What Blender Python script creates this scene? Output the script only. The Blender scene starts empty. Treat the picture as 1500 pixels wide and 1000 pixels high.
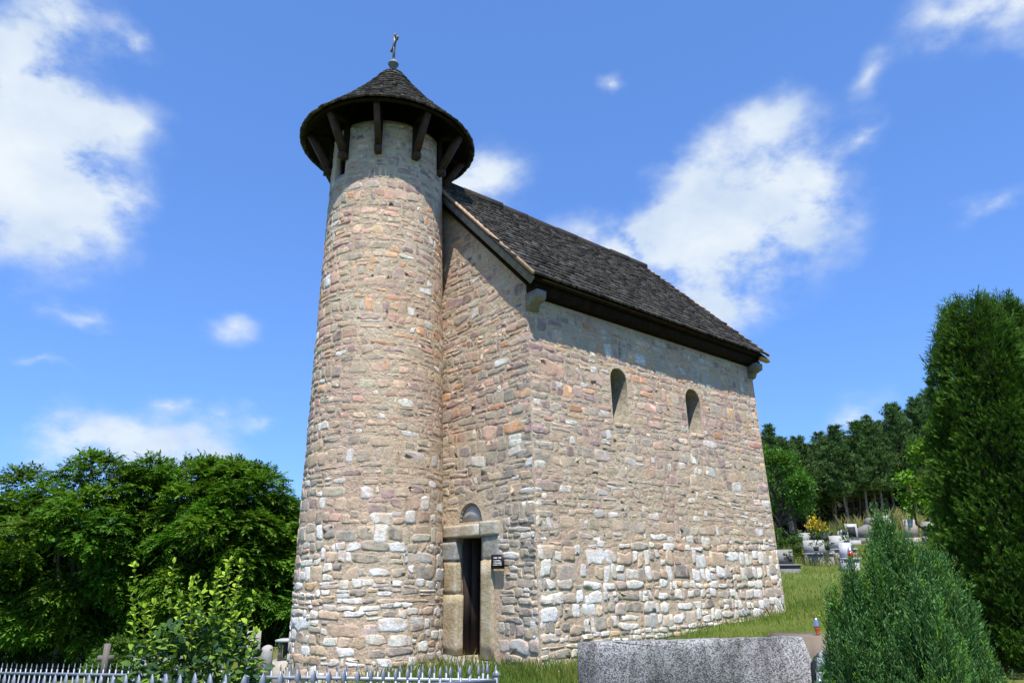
import bpy, math, random
import numpy as np
from mathutils import Vector, Matrix
RNG = np.random.default_rng(11)
rnd = random.Random(5)
scene = bpy.context.scene
R = math.radians

# ------------------------------------------------------------------ camera
TH, RO = 0.3191, 0.008
F = np.array([0, math.cos(TH), math.sin(TH)])
r0 = np.array([1.0, 0, 0]); u0 = np.array([0, -math.sin(TH), math.cos(TH)])
RX = math.cos(RO) * r0 - math.sin(RO) * u0
UX = math.cos(RO) * u0 + math.sin(RO) * r0
cd = bpy.data.cameras.new("camera")
cd.sensor_width = 36; cd.lens = 1040 / 1500 * 36; cd.clip_end = 6000; cd.clip_start = 0.05
cam = bpy.data.objects.new("camera", cd)
scene.collection.objects.link(cam)
cam.matrix_world = Matrix(((RX[0], UX[0], -F[0], 0), (RX[1], UX[1], -F[1], 0), (RX[2], UX[2], -F[2], 0), (0, 0, 0, 1)))
scene.camera = cam

# ------------------------------------------------------------------ sky, sun, exposure
SUN_AZ, SUN_EL = R(5), R(63.5)          # azimuth to the right of straight behind the camera
tosun = Vector((math.sin(SUN_AZ) * math.cos(SUN_EL), -math.cos(SUN_AZ) * math.cos(SUN_EL), math.sin(SUN_EL)))
sl = bpy.data.lights.new("sun", 'SUN'); sl.energy = 5.0; sl.angle = R(0.53); sl.color = (1.0, 0.94, 0.84)
sun = bpy.data.objects.new("sun", sl); scene.collection.objects.link(sun)
sun.rotation_euler = tosun.to_track_quat('Z', 'Y').to_euler(); sun.location = tosun * 40
scene.view_settings.view_transform = 'Standard'; scene.view_settings.look = 'None'
scene.view_settings.exposure = 0.5; scene.view_settings.gamma = 1; scene.view_settings.use_curve_mapping = False

world = bpy.data.worlds.new("World"); scene.world = world; world.use_nodes = True
wt = world.node_tree; wt.nodes.clear()
def wn(t, **kw):
    n = wt.nodes.new(t)
    for k, v in kw.items(): setattr(n, k, v)
    return n
def wmath(op, a, b=None, c=None):
    n = wn('ShaderNodeMath', operation=op)
    for i, x in enumerate((a, b, c)):
        if x is None: continue
        if isinstance(x, (int, float)): n.inputs[i].default_value = x
        else: wt.links.new(x, n.inputs[i])
    return n.outputs[0]
sky = wn('ShaderNodeTexSky', sky_type='NISHITA', sun_disc=False, sun_elevation=SUN_EL, sun_rotation=math.pi - SUN_AZ,
         air_density=1.0, dust_density=0.2, ozone_density=2.2, altitude=300)
hs = wn('ShaderNodeGamma'); hs.inputs['Gamma'].default_value = .62
wt.links.new(sky.outputs[0], hs.inputs['Color'])
tc = wn('ShaderNodeTexCoord')
def wnoise(scale, detail, rough, off=0.0):
    mp = wn('ShaderNodeMapping'); mp.inputs['Location'].default_value = (off, off * 1.7, off * .6); mp.inputs['Scale'].default_value = (1, 1, 1.5)
    wt.links.new(tc.outputs['Generated'], mp.inputs['Vector'])
    n = wn('ShaderNodeTexNoise'); n.inputs['Scale'].default_value = scale; n.inputs['Detail'].default_value = detail; n.inputs['Roughness'].default_value = rough
    wt.links.new(mp.outputs[0], n.inputs['Vector']); return n
sx = wn('ShaderNodeSeparateXYZ'); wt.links.new(tc.outputs['Generated'], sx.inputs[0])
n1 = wnoise(5, 4, .55, 3.1); ncs = wn('ShaderNodeSeparateColor'); wt.links.new(n1.outputs['Color'], ncs.inputs[0])
az = wmath('MULTIPLY', wmath('ARCTAN2', sx.outputs[0], sx.outputs[1]), 57.2958)
el = wmath('MULTIPLY', wmath('ARCSINE', sx.outputs[2]), 57.2958)
az = wmath('MULTIPLY_ADD', wmath('SUBTRACT', ncs.outputs[0], .5), 11.0, az)
el = wmath('MULTIPLY_ADD', wmath('SUBTRACT', ncs.outputs[1], .5), 8.0, el)
CLOUDS = [(-39.8, 34.2, 3.8, 4.2, 1.0), (-37.5, 30.1, 4.8, 3.7, 1.1), (-32.1, 30.8, 3.4, 1.8, 0.7), (-36.8, 22.9, 4.6, 3.9, 1.1), (-33.9, 25.6, 2.7, 2.7, 0.6), (-38.8, 26.5, 3.2, 3.3, 1), (22.1, 28.7, 5.6, 3.9, 1.0), (24.4, 26.3, 3.5, 2.9, 0.8), (23.4, 33.4, 2.4, 2.3, 0.65), (16.5, 29.1, 3.4, 2.5, 0.5), (17.0, 23.8, 6.9, 3.1, 1.0), (9.1, 25.9, 5.2, 2.1, 1.1), (17.7, 20.0, 3.7, 2.4, 1.0), (13.2, 25.8, 3.8, 2.3, 0.9), (-2.1, 31.0, 4.1, 2.3, 0.95), (-4.9, 30.2, 3.1, 1.6, 0.6), (37.8, 35.8, 4.4, 2.2, 0.95), (41.2, 34.9, 2.2, 1.9, 0.7), (-32.7, 9.2, 3.7, 1.8, 0.9), (-28.0, 8.9, 5.4, 1.8, 0.7), (-23.0, 8.7, 2.9, 1.5, 0.5), (-33.6, 35.6, 1.7, 1.0, 0.45), (-21.4, 17.8, 2.1, 1.3, 0.5), (-32.9, 17.9, 1.5, 0.7, 0.5), (10.0, 38.1, 1.4, 0.8, 0.5), (36.7, 23.8, 2.3, 1.0, 0.5), (26.3, 11.1, 3.1, 1.4, 0.45), (-28.1, 12.0, 1.6, 0.8, 0.4), (-20.0, 11.8, 1.3, 0.7, 0.45), (30.5, 30.1, 1.9, 1.1, 0.4), (-35.5, 13.7, 2.0, 0.6, 0.35), (-23.9, 11.9, 2.9, 1.2, 0.4), (30.7, 33.6, 1.7, 1.1, 0.3),
          # the same kind of sky goes on all round
          (-62, 25, 7, 5, 1), (-75, 40, 6, 4, .8), (-98, 22, 8, 4, 1), (-125, 34, 7, 5, .9), (-150, 20, 8, 4, .9), (60, 28, 7, 4, 1), (78, 40, 6, 4, .8), (102, 24, 8, 5, 1), (130, 36, 6, 4, .9), (152, 22, 8, 4, .9), (-50, 55, 7, 5, .7), (40, 58, 7, 5, .7), (110, 60, 8, 5, .8), (-110, 62, 8, 5, .8)]
cxy = wn('ShaderNodeCombineXYZ'); wt.links.new(az, cxy.inputs[0]); wt.links.new(el, cxy.inputs[1])
tot = None
for a0, e0, ra, re, w in CLOUDS:
    if w < .6: w += .28
    kx, ky = 1 / (ra * 2.2), 1 / (re * 2.2)
    mp = wn('ShaderNodeMapping'); mp.inputs['Location'].default_value = (-a0 * kx, -e0 * ky, 0); mp.inputs['Scale'].default_value = (kx, ky, 1)
    wt.links.new(cxy.outputs[0], mp.inputs['Vector'])
    gr = wn('ShaderNodeTexGradient', gradient_type='QUADRATIC_SPHERE'); wt.links.new(mp.outputs[0], gr.inputs['Vector'])
    tot = wmath('MULTIPLY', gr.outputs['Fac'], w) if tot is None else wmath('MULTIPLY_ADD', gr.outputs['Fac'], w, tot)
n2 = wnoise(9, 8, .60, 9.7)
dens = wmath('MULTIPLY', tot, wmath('MULTIPLY_ADD', n2.outputs['Fac'], 3.9, -1.0))
mr = wn('ShaderNodeMapRange', interpolation_type='SMOOTHSTEP'); mr.inputs[1].default_value = .08; mr.inputs[2].default_value = 1.0; mr.inputs[4].default_value = .92
wt.links.new(dens, mr.inputs[0])
mx = wn('ShaderNodeMix', data_type='RGBA'); wt.links.new(mr.outputs[0], mx.inputs[0]); tn = wn('ShaderNodeMix', data_type='RGBA', blend_type='MULTIPLY'); tn.inputs[0].default_value = 1; tn.inputs[7].default_value = (.66, 1.10, 1.95, 1)
wt.links.new(hs.outputs[0], tn.inputs[6]); wt.links.new(tn.outputs[2], mx.inputs[6])
n3 = wnoise(8, 5, .55, 21.3)
csh = wn('ShaderNodeMix', data_type='RGBA'); csh.inputs[6].default_value = (2.9, 3.5, 4.3, 1); csh.inputs[7].default_value = (4.3, 4.6, 4.75, 1)
wt.links.new(wmath('MULTIPLY_ADD', n3.outputs['Fac'], 2.6, -.75), csh.inputs[0]); wt.links.new(csh.outputs[2], mx.inputs[7])
bg = wn('ShaderNodeBackground'); bg.inputs['Strength'].default_value = 0.15
wt.links.new(mx.outputs[2], bg.inputs['Color'])
wo = wn('ShaderNodeOutputWorld'); wt.links.new(bg.outputs[0], wo.inputs['Surface'])
world.cycles.sampling_method = 'MANUAL'; world.cycles.sample_map_resolution = 512
scene.cycles.use_denoising = True
scene.cycles.max_bounces = 6; scene.cycles.diffuse_bounces = 3; scene.cycles.transmission_bounces = 4; scene.cycles.transparent_max_bounces = 8
scene.cycles.caustics_reflective = False; scene.cycles.caustics_refractive = False

# ------------------------------------------------------------------ helpers
COL = scene.collection
WLOC = {}
class MB:
    """collects shapes for ONE mesh object"""
    def __init__(self): self.V = []; self.Q = []; self.T = []; self.C = []; self.n = 0
    def add(self, V, Q=None, T=None, col=(1, 1, 1)):
        V = np.asarray(V, float).reshape(-1, 3)
        if Q is not None and len(Q): self.Q.append(np.asarray(Q, int).reshape(-1, 4) + self.n)
        if T is not None and len(T): self.T.append(np.asarray(T, int).reshape(-1, 3) + self.n)
        c = np.asarray(col, float)
        if c.ndim == 1: c = np.tile(c, (len(V), 1))
        self.V.append(V); self.C.append(c); self.n += len(V); return self
    def mesh(self, name, mat, smooth=False):
        V = np.concatenate(self.V); C = np.concatenate(self.C)
        Q = np.concatenate(self.Q) if self.Q else np.zeros((0, 4), int)
        T = np.concatenate(self.T) if self.T else np.zeros((0, 3), int)
        me = bpy.data.meshes.new(name)
        me.vertices.add(len(V)); me.vertices.foreach_set('co', V.astype(np.float32).ravel())
        me.loops.add(Q.size + T.size); me.loops.foreach_set('vertex_index', np.concatenate([Q.ravel(), T.ravel()]).astype(np.int32))
        npoly = len(Q) + len(T); me.polygons.add(npoly)
        st = np.concatenate([np.arange(len(Q)) * 4, Q.size + np.arange(len(T)) * 3]).astype(np.int32)
        me.polygons.foreach_set('loop_start', st)
        if smooth: me.polygons.foreach_set('use_smooth', np.ones(npoly, bool))
        at = me.color_attributes.new('Col', 'FLOAT_COLOR', 'POINT')
        at.data.foreach_set('color', np.concatenate([C, np.ones((len(C), 1))], 1).astype(np.float32).ravel())
        me.update(calc_edges=True); me.validate()
        me.materials.append(mat); return me
    def build(self, name, mat, parent=None, smooth=False, **props):
        return link(name, self.mesh(name, mat, smooth), parent, **props)
def setpar(o, parent):
    o.parent = parent
    w = WLOC.get(parent.name, Vector((0, 0, 0)))
    o.matrix_parent_inverse = Matrix.Translation(-w)
def link(name, me, parent=None, loc=None, **props):
    o = bpy.data.objects.new(name, me); COL.objects.link(o)
    if loc is not None: o.location = loc
    if parent is not None: setpar(o, parent)
    for k, v in props.items(): o[k] = v
    return o
def empty(name, loc, **props):
    o = bpy.data.objects.new(name, None); COL.objects.link(o); o.location = loc; o.empty_display_size = .2
    WLOC[o.name] = Vector(loc)
    for k, v in props.items(): o[k] = v
    return o
def unit(v): v = np.asarray(v, float); return v / np.linalg.norm(v, axis=-1, keepdims=True)
def obox(c, ax, h):
    """oriented box: centre, three axis vectors, half sizes"""
    ax = [np.asarray(a, float) for a in ax]; V = []
    for k in (-1, 1):
        for j, i in ((-1, -1), (-1, 1), (1, 1), (1, -1)):
            V.append(np.asarray(c, float) + ax[0] * h[0] * i + ax[1] * h[1] * j + ax[2] * h[2] * k)
    return np.array(V), [[3, 2, 1, 0], [4, 5, 6, 7], [0, 1, 5, 4], [1, 2, 6, 5], [2, 3, 7, 6], [3, 0, 4, 7]]
def beam(mb, p, q, w, h, up=(0, 0, 1), col=(1, 1, 1)):
    p = np.asarray(p, float); q = np.asarray(q, float); d = unit(q - p); sd = unit(np.cross(d, up)); u = np.cross(sd, d)
    V, Q = obox((p + q) / 2, (sd, d, u), (w / 2, np.linalg.norm(q - p) / 2, h / 2)); mb.add(V, Q, col=col)
def tube(mb, pts, rad, seg=8, col=(1, 1, 1), cap=True):
    pts = np.asarray(pts, float); n = len(pts); V = []; prev = np.array([.31, .9, .2])
    for i in range(n):
        d = unit(pts[min(i + 1, n - 1)] - pts[max(i - 1, 0)]); a = unit(np.cross(d, prev) + 1e-9); b = np.cross(d, a)
        t = np.arange(seg) * 2 * math.pi / seg
        V.append(pts[i] + rad[i] * (np.cos(t)[:, None] * a + np.sin(t)[:, None] * b))
    V = np.concatenate(V); Q = []
    for i in range(n - 1):
        for j in range(seg):
            k = (j + 1) % seg; Q.append([i * seg + j, i * seg + k, (i + 1) * seg + k, (i + 1) * seg + j])
    T = []
    if cap:
        V = np.concatenate([V, [pts[0], pts[-1]]]); m = n * seg
        for j in range(seg):
            k = (j + 1) % seg; T.append([m, k, j]); T.append([m + 1, (n - 1) * seg + j, (n - 1) * seg + k])
    mb.add(V, Q, T, col)
def lathe(mb, c, prof, seg=24, col=(1, 1, 1)):
    t = np.arange(seg) * 2 * math.pi / seg; V = []
    for r, z in prof: V.append(np.stack([c[0] + r * np.cos(t), c[1] + r * np.sin(t), np.full(seg, c[2] + z)], 1))
    Q = []
    for i in range(len(prof) - 1):
        for j in range(seg):
            k = (j + 1) % seg; Q.append([i * seg + j, i * seg + k, (i + 1) * seg + k, (i + 1) * seg + j])
    mb.add(np.concatenate(V), Q, col=col)
def poly_prism(mb, pts_front, depth_vec, col=(1, 1, 1)):
    """closed prism from a convex-ish polygon of 3D points, extruded along depth_vec"""
    A = np.asarray(pts_front, float); n = len(A); B = A + np.asarray(depth_vec, float); c1 = A.mean(0); c2 = B.mean(0)
    V = np.concatenate([A, B, [c1, c2]]); Q = []; T = []
    for i in range(n):
        j = (i + 1) % n; Q.append([i, i + n, j + n, j]); T.append([2 * n, i, j]); T.append([2 * n + 1, j + n, i + n])
    mb.add(V, Q, T, col)
def leaves(mb, P, D, N, L, W, col, fold=.15):
    """diamond leaves, one folded quad each"""
    P = np.asarray(P, float); D = unit(D); S = unit(np.cross(D, N) + 1e-9); U = np.cross(S, D); n = len(P)
    L = np.broadcast_to(L, (n,))[:, None]; W = np.broadcast_to(W, (n,))[:, None]
    V = np.stack([P, P + D * L * .42 + S * W * .5 + U * W * fold, P + D * L, P + D * L * .42 - S * W * .5 + U * W * fold], 1).reshape(-1, 3)
    col = np.asarray(col, float)
    C = np.repeat(np.broadcast_to(col, (n, 3)), 4, 0)
    mb.add(V, np.arange(4 * n).reshape(-1, 4), col=C)

# ------------------------------------------------------------------ materials
def mat_new(name):
    m = bpy.data.materials.new(name); m.use_nodes = True; nt = m.node_tree
    return m, nt, nt.nodes['Principled BSDF']
def node(nt, t, ins=None, **kw):
    n = nt.nodes.new(t)
    for k, v in kw.items(): setattr(n, k, v)
    for k, v in (ins or {}).items():
        if hasattr(v, 'is_output'): nt.links.new(v, n.inputs[k])
        else: n.inputs[k].default_value = v
    return n
def noise(nt, scale, detail=5, rough=.6, stretch=None, coord='Object'):
    t = node(nt, 'ShaderNodeTexCoord').outputs[coord]
    if stretch: t = node(nt, 'ShaderNodeMapping', {'Vector': t, 'Scale': stretch}).outputs[0]
    return node(nt, 'ShaderNodeTexNoise', {'Vector': t, 'Scale': scale, 'Detail': detail, 'Roughness': rough}).outputs['Fac']
def ramp(nt, fac, stops):
    r = node(nt, 'ShaderNodeValToRGB', {'Fac': fac}); e = r.color_ramp.elements
    while len(e) < len(stops): e.new(.5)
    for x, (p, c) in zip(e, stops): x.position = p; x.color = (*c, 1) if len(c) == 3 else c
    return r.outputs[0]
def mixc(nt, fac, a, b, blend='MIX'):
    n = node(nt, 'ShaderNodeMix', data_type='RGBA', blend_type=blend)
    for i, x in ((0, fac), (6, a), (7, b)):
        if hasattr(x, 'is_output'): nt.links.new(x, n.inputs[i])
        else: n.inputs[i].default_value = x if i == 0 else ((*x, 1) if len(x) == 3 else x)
    return n.outputs[2]
def bump(nt, h, strength, dist):
    return node(nt, 'ShaderNodeBump', {'Height': h, 'Strength': strength, 'Distance': dist}).outputs[0]
def mat_surface(name, stops, scale, detail=6, rough=.9, bump_s=.5, bump_d=.02, bscale=None, attr=False, stretch=None, metallic=0, fine=None, spec=.3):
    """procedural surface: colour ramp over noise (times the piece's own colour if attr), bump"""
    m, nt, b = mat_new(name)
    c = ramp(nt, noise(nt, scale, detail, .62, stretch), stops)
    if attr:
        a = node(nt, 'ShaderNodeAttribute', attribute_name='Col').outputs['Color']
        c = mixc(nt, 1.0, a, c, 'MULTIPLY')
    if fine:
        fs, lo, hi = fine
        f = ramp(nt, noise(nt, fs, 4, .7), [(.3, (lo,) * 3), (.7, (hi,) * 3)])
        c = mixc(nt, 1.0, c, f, 'MULTIPLY')
    nt.links.new(c, b.inputs['Base Color'])
    b.inputs['Roughness'].default_value = rough; b.inputs['Metallic'].default_value = metallic; b.inputs['Specular IOR Level'].default_value = spec
    if bump_s:
        nt.links.new(bump(nt, noise(nt, bscale or scale * 3, 7, .68, stretch), bump_s, bump_d), b.inputs['Normal'])
    return m
def mat_leaf(name, trans=.3, rough=.5, spec=.35, tint=(1.25, 1.35, .45)):
    m, nt, b = mat_new(name)
    a = node(nt, 'ShaderNodeAttribute', attribute_name='Col').outputs['Color']
    nt.links.new(a, b.inputs['Base Color']); b.inputs['Roughness'].default_value = rough; b.inputs['Specular IOR Level'].default_value = spec
    t = node(nt, 'ShaderNodeBsdfTranslucent', {'Color': mixc(nt, 1.0, a, tint, 'MULTIPLY')})
    mx_ = node(nt, 'ShaderNodeMixShader', {0: trans}); nt.links.new(b.outputs[0], mx_.inputs[1]); nt.links.new(t.outputs[0], mx_.inputs[2])
    out = [n for n in nt.nodes if n.type == 'OUTPUT_MATERIAL'][0]; nt.links.new(mx_.outputs[0], out.inputs['Surface'])
    return m
M = {}
def mat_stone():
    m, nt, b = mat_new('rubble_stone')
    a = node(nt, 'ShaderNodeAttribute', attribute_name='Col').outputs['Color']
    c = mixc(nt, 1, a, ramp(nt, noise(nt, 9, 8, .7, (1, 1, 2.2)), [(.28, (.62, .62, .63)), (.5, (1, 1, 1)), (.74, (1.35, 1.33, 1.3))]), 'MULTIPLY')
    c = mixc(nt, 1, c, ramp(nt, noise(nt, 55, 5, .75), [(.3, (.55, .55, .56)), (.62, (1.25, 1.25, 1.24))]), 'MULTIPLY')
    wash = ramp(nt, noise(nt, 5.5, 7, .7), [(.475, (0, 0, 0)), (.61, (.8, .8, .8))])
    c = mixc(nt, wash, c, ramp(nt, noise(nt, .8, 4, .6), [(.38, (.52, .385, .30)), (.5, (.56, .44, .31)), (.62, (.58, .475, .36))]))
    c = mixc(nt, 1, c, ramp(nt, noise(nt, .9, 5, .6, (1, 1, .3)), [(.3, (.80, .79, .78)), (.6, (1.05, 1.05, 1.05))]), 'MULTIPLY'); nt.links.new(c, b.inputs['Base Color']); b.inputs['Roughness'].default_value = .93; b.inputs['Specular IOR Level'].default_value = .25
    h = mixc(nt, .45, noise(nt, 15, 9, .75, (1, 1, 2.6)), noise(nt, 42, 7, .75))
    nt.links.new(bump(nt, h, .7, .03), b.inputs['Normal']); return m
M['stone'] = mat_stone()
M['mortar'] = mat_surface('lime_mortar', [(.25, (.48, .36, .25)), (.5, (.57, .445, .31)), (.75, (.64, .525, .39))], 2.2, 8, .97, 1.0, .05, 11, fine=(38, .68, 1.18))
def patchy(m):
    nt = m.node_tree; b = nt.nodes['Principled BSDF']; l = b.inputs['Base Color'].links[0].from_socket
    nt.links.new(mixc(nt, 1, l, ramp(nt, noise(nt, .8, 4, .6), [(.38, (.94, .88, .97)), (.5, (1, 1, 1)), (.62, (1.03, 1.07, 1.14))]), 'MULTIPLY'), b.inputs['Base Color'])
patchy(M['mortar'])
M['dressed'] = mat_surface('weathered_limestone', [(.3, (.32, .26, .17)), (.5, (.45, .375, .25)), (.72, (.52, .49, .41))], 4, 8, .95, .8, .03, 14, attr=True, fine=(50, .8, 1.12))
M['shingle'] = mat_surface('weathered_shingle', [(.3, (.7, .7, .7)), (.7, (1.25, 1.22, 1.18))], 14, 6, .9, .6, .01, 40, attr=True, fine=(90, .75, 1.2), spec=.1)
M['wood_dark'] = mat_surface('dark_wood', [(.3, (.014, .010, .008)), (.7, (.03, .022, .017))], 6, 6, .9, .5, .01, 30, stretch=(1, 1, .2), spec=.04)
M['wood_strut'] = mat_surface('brown_wood', [(.3, (.035, .020, .012)), (.7, (.085, .05, .032))], 7, 6, .8, .5, .01, 30)
M['board'] = mat_surface('grey_board', [(.3, (.16, .135, .12)), (.7, (.30, .27, .25))], 8, 6, .8, .4, .008, 30)
M['board_cap'] = mat_surface('copper_brown_board', [(.3, (.34, .20, .12)), (.7, (.55, .38, .26))], 8, 6, .7, .4, .008, 30)
M['yellow_wood'] = mat_surface('yellow_wood', [(.3, (.42, .25, .04)), (.7, (.52, .33, .07))], 12, 5, .7, .3, .005, 40)
M['zinc'] = mat_surface('zinc_metal', [(.3, (.11, .125, .15)), (.7, (.19, .21, .24))], 10, 5, .6, .2, .004, 30)
M['cross'] = mat_surface('weathered_cross_metal', [(.3, (.14, .13, .12)), (.7, (.34, .34, .35))], 14, 5, .5, .2, .004, 30, metallic=.4)
M['door'] = mat_surface('door_wood', [(.3, (.022, .016, .013)), (.7, (.055, .04, .033))], 7, 6, .75, .4, .006, 30, stretch=(4, 4, .4))
M['plaster'] = mat_surface('grey_plaster', [(.3, (.40, .385, .355)), (.7, (.54, .52, .49))], 5, 6, .95, .5, .01, 20)
M['ochre'] = mat_surface('ochre_plaster', [(.3, (.19, .165, .12)), (.7, (.38, .34, .27))], 8, 8, .95, 1.0, .04, 14)
M['plaque'] = mat_surface('black_plaque', [(.3, (.012, .012, .014)), (.7, (.02, .02, .025))], 5, 3, .35, 0)
M['white'] = mat_surface('white_paint', [(.3, (.7, .7, .7)), (.7, (.8, .8, .8))], 5, 3, .6, 0)
M['fence'] = mat_surface('silver_grey_paint', [(.3, (.21, .235, .29)), (.7, (.33, .36, .43))], 12, 5, .45, .2, .003, 50, metallic=.3)
M['bark'] = mat_surface('bark', [(.3, (.05, .04, .03)), (.7, (.13, .105, .08))], 8, 6, .95, .9, .03, 16, stretch=(1, 1, .3))
M['pinebark'] = mat_surface('pine_bark', [(.3, (.20, .15, .125)), (.7, (.38, .29, .24))], 2, 6, .95, .6, .03, 12, stretch=(1, 1, .3))
M['leaf'] = mat_leaf('broad_leaf', .28, .55, .12)
M['needle'] = mat_leaf('needle', .15, .65, .12)
M['grass'] = mat_leaf('grass_blade', .3, .6, .2)
M['petal'] = mat_leaf('petal', .3, .6, .2, (1, 1, 1))
M['grave'] = mat_surface('grave_stone', [(.3, (.75, .75, .75)), (.7, (1.1, 1.1, 1.1))], 6, 6, .8, .3, .008, 30, attr=True, fine=(60, .85, 1.1))
def mat_terrazzo():
    m, nt, b = mat_new('washed_terrazzo')
    t = node(nt, 'ShaderNodeTexCoord').outputs['Object']
    v = node(nt, 'ShaderNodeTexVoronoi', {'Vector': t, 'Scale': 95.0, 'Randomness': 1.0})
    sp = node(nt, 'ShaderNodeSeparateColor', {0: v.outputs['Color']})
    c = ramp(nt, sp.outputs[0], [(.0, (.07, .07, .074)), (.3, (.13, .13, .135)), (.5, (.27, .27, .28)), (1, (.42, .42, .43))])
    st = ramp(nt, noise(nt, 3.2, 6, .68, (1, 1, .35)), [(.36, (.38, .37, .36)), (.54, (1, 1, 1))])
    c = mixc(nt, 1, c, st, 'MULTIPLY'); nt.links.new(c, b.inputs['Base Color']); b.inputs['Roughness'].default_value = .85
    nt.links.new(bump(nt, v.outputs['Distance'], .5, .006), b.inputs['Normal']); return m
M['terrazzo'] = mat_terrazzo()
def mat_ground():
    m, nt, b = mat_new('meadow_ground')
    c = ramp(nt, noise(nt, .55, 8, .65), [(.3, (.08, .115, .022)), (.5, (.12, .155, .034)), (.7, (.19, .195, .065))])
    f = ramp(nt, noise(nt, 18, 6, .7), [(.3, (.6, .6, .6)), (.7, (1.25, 1.25, 1.2))])
    c = mixc(nt, 1, c, f, 'MULTIPLY'); nt.links.new(c, b.inputs['Base Color']); b.inputs['Roughness'].default_value = .95; b.inputs['Specular IOR Level'].default_value = .1
    nt.links.new(bump(nt, noise(nt, 14, 8, .7), .8, .06), b.inputs['Normal']); return m
M['ground'] = mat_ground()

# ------------------------------------------------------------------ terrain
TP = np.array([(0, 0, -1.6), (-1.5, 4.2, -1.5), (-.16, 6.5, -1.68), (-8, 9, -2.05), (-2.6, 11.9, -1.48), (.3, 11.7, -1.36), (6.0, 16.6, -.78), (4.7, 13, -.98), (3, 10, -1.18), (1.8, 8.6, -1.38), (3, 6, -1.45), (5.5, 9, -1.1), (8.3, 20, -.36), (9.9, 27, .45), (11.1, 27, .22), (12.7, 30, .95), (11.85, 30, .95), (14.6, 27, 1.1), (14, 31, 1.1), (16, 33, 1.6), (15, 27, 1.05), (12.5, 34, 1.0), (24, 60, 2.6), (28, 60, 3.0), (33, 60, 3.6), (-8.5, 16, -2.25), (-5, 14, -2.0), (-12, 26, -2.8), (-18, 26, -3.2), (-5, 20, -1.8), (0, 20, -.8), (0, 30, -.2), (10, 8, -.8), (20, 20, 1.2), (40, 80, 6), (70, 140, 13), (-60, 60, -5), (-40, 0, -4), (40, 0, 0), (0, -20, -2), (0, 120, 4), (-100, 150, -6), (120, 100, 12), (-100, -60, -5), (100, -60, 0)], float)
def _k(d2): return np.where(d2 > 1e-9, .5 * d2 * np.log(d2 + 1e-12), 0)
_A = _k(((TP[:, None, :2] - TP[None, :, :2]) ** 2).sum(-1)) + np.eye(len(TP)) * 4.0
_P = np.c_[np.ones(len(TP)), TP[:, :2]]
_W = np.linalg.solve(np.block([[_A, _P], [_P.T, np.zeros((3, 3))]]), np.r_[TP[:, 2], 0, 0, 0])
def gz(x, y):
    x = np.asarray(x, float); y = np.asarray(y, float); sh = np.broadcast(x, y).shape
    q = np.stack([np.broadcast_to(x, sh).ravel(), np.broadcast_to(y, sh).ravel()], 1)
    qc = q.copy(); rr = np.linalg.norm(q - [5, 20], axis=1); k = np.minimum(1, 150 / np.maximum(rr, 1e-6)); qc = [5, 20] + (q - [5, 20]) * k[:, None]
    z = _k(((qc[:, None] - TP[None, :, :2]) ** 2).sum(-1)) @ _W[:-3] + np.c_[np.ones(len(qc)), qc] @ _W[-3:]
    return z.reshape(sh)
def g1(x, y): return float(gz(np.array([x]), np.array([y]))[0])
def axis_pts(c, n, near, far):
    t = np.linspace(-1, 1, n); return c + np.sign(t) * (np.abs(t) * near + np.abs(t) ** 5 * far)
gx = axis_pts(4, 181, 45, 2400); gy = axis_pts(16, 181, 50, 2400)
XX, YY = np.meshgrid(gx, gy); ZZ = gz(XX, YY) + .03 * np.sin(XX * 1.7 + 2 * np.sin(YY * .9)) * np.exp(-((XX - 5) ** 2 + (YY - 20) ** 2) / 1500)
nn = len(gx); ii = (np.arange(nn - 1)[:, None] * nn + np.arange(nn - 1)[None]).ravel()
MB().add(np.stack([XX, YY, ZZ], -1).reshape(-1, 3), np.stack([ii, ii + 1, ii + nn + 1, ii + nn], 1)).build('ground', M['ground'], smooth=True, kind='structure', label='sloping grassy ground of the churchyard')
# ------------------------------------------------------------------ church frame
S2 = np.array([.75424, .65660]); L2 = np.array([-.65660, .75424]); P0 = np.array([.285, 11.9])
S3 = np.array([*S2, 0]); L3 = np.array([*L2, 0]); Z3 = np.array([0, 0, 1.0])
NL, NW = 7.38, 6.12
BAT = .17 / 6.1
def NP(a, b, z): q = P0 + S2 * a + L2 * b; return np.array([q[0], q[1], z])
church = empty('stone_church', NP(0, 0, -1.3), label='small rubble stone church with a round tower and dark shingle roofs', category='church')

def side_b(z): return -BAT * (4.8 - z)
# nave shell
def nave_shell():
    mb = MB(); zb = -2.6
    f = lambda a: [NP(a, side_b(zb), zb), NP(a, side_b(5.2), 5.2), NP(a, NW / 2, 8.26), NP(a, NW, 5.2), NP(a, NW, zb)]
    A = f(0); B = f(NL); V = A + B
    me = bpy.data.meshes.new('nave_wall')
    me.from_pydata([tuple(v) for v in V], [], [(0, 1, 2, 3, 4)[::-1], (5, 6, 7, 8, 9), (0, 5, 6, 1)[::-1], (1, 6, 7, 2)[::-1], (2, 7, 8, 3)[::-1], (3, 8, 9, 4)[::-1], (4, 9, 5, 0)[::-1]])
    import bmesh as bmm
    bm = bmm.new(); bm.from_mesh(me); bmm.ops.recalc_face_normals(bm, faces=bm.faces); bm.to_mesh(me); bm.free()
    return me
def temp(me): o = bpy.data.objects.new('cutter', me); COL.objects.link(o); return o
def mesh_raw(mb):
    me = mb.mesh('cutter', M['mortar'])
    import bmesh as bmm
    bm = bmm.new(); bm.from_mesh(me); bmm.ops.recalc_face_normals(bm, faces=bm.faces); bm.to_mesh(me); bm.free(); return me
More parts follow.
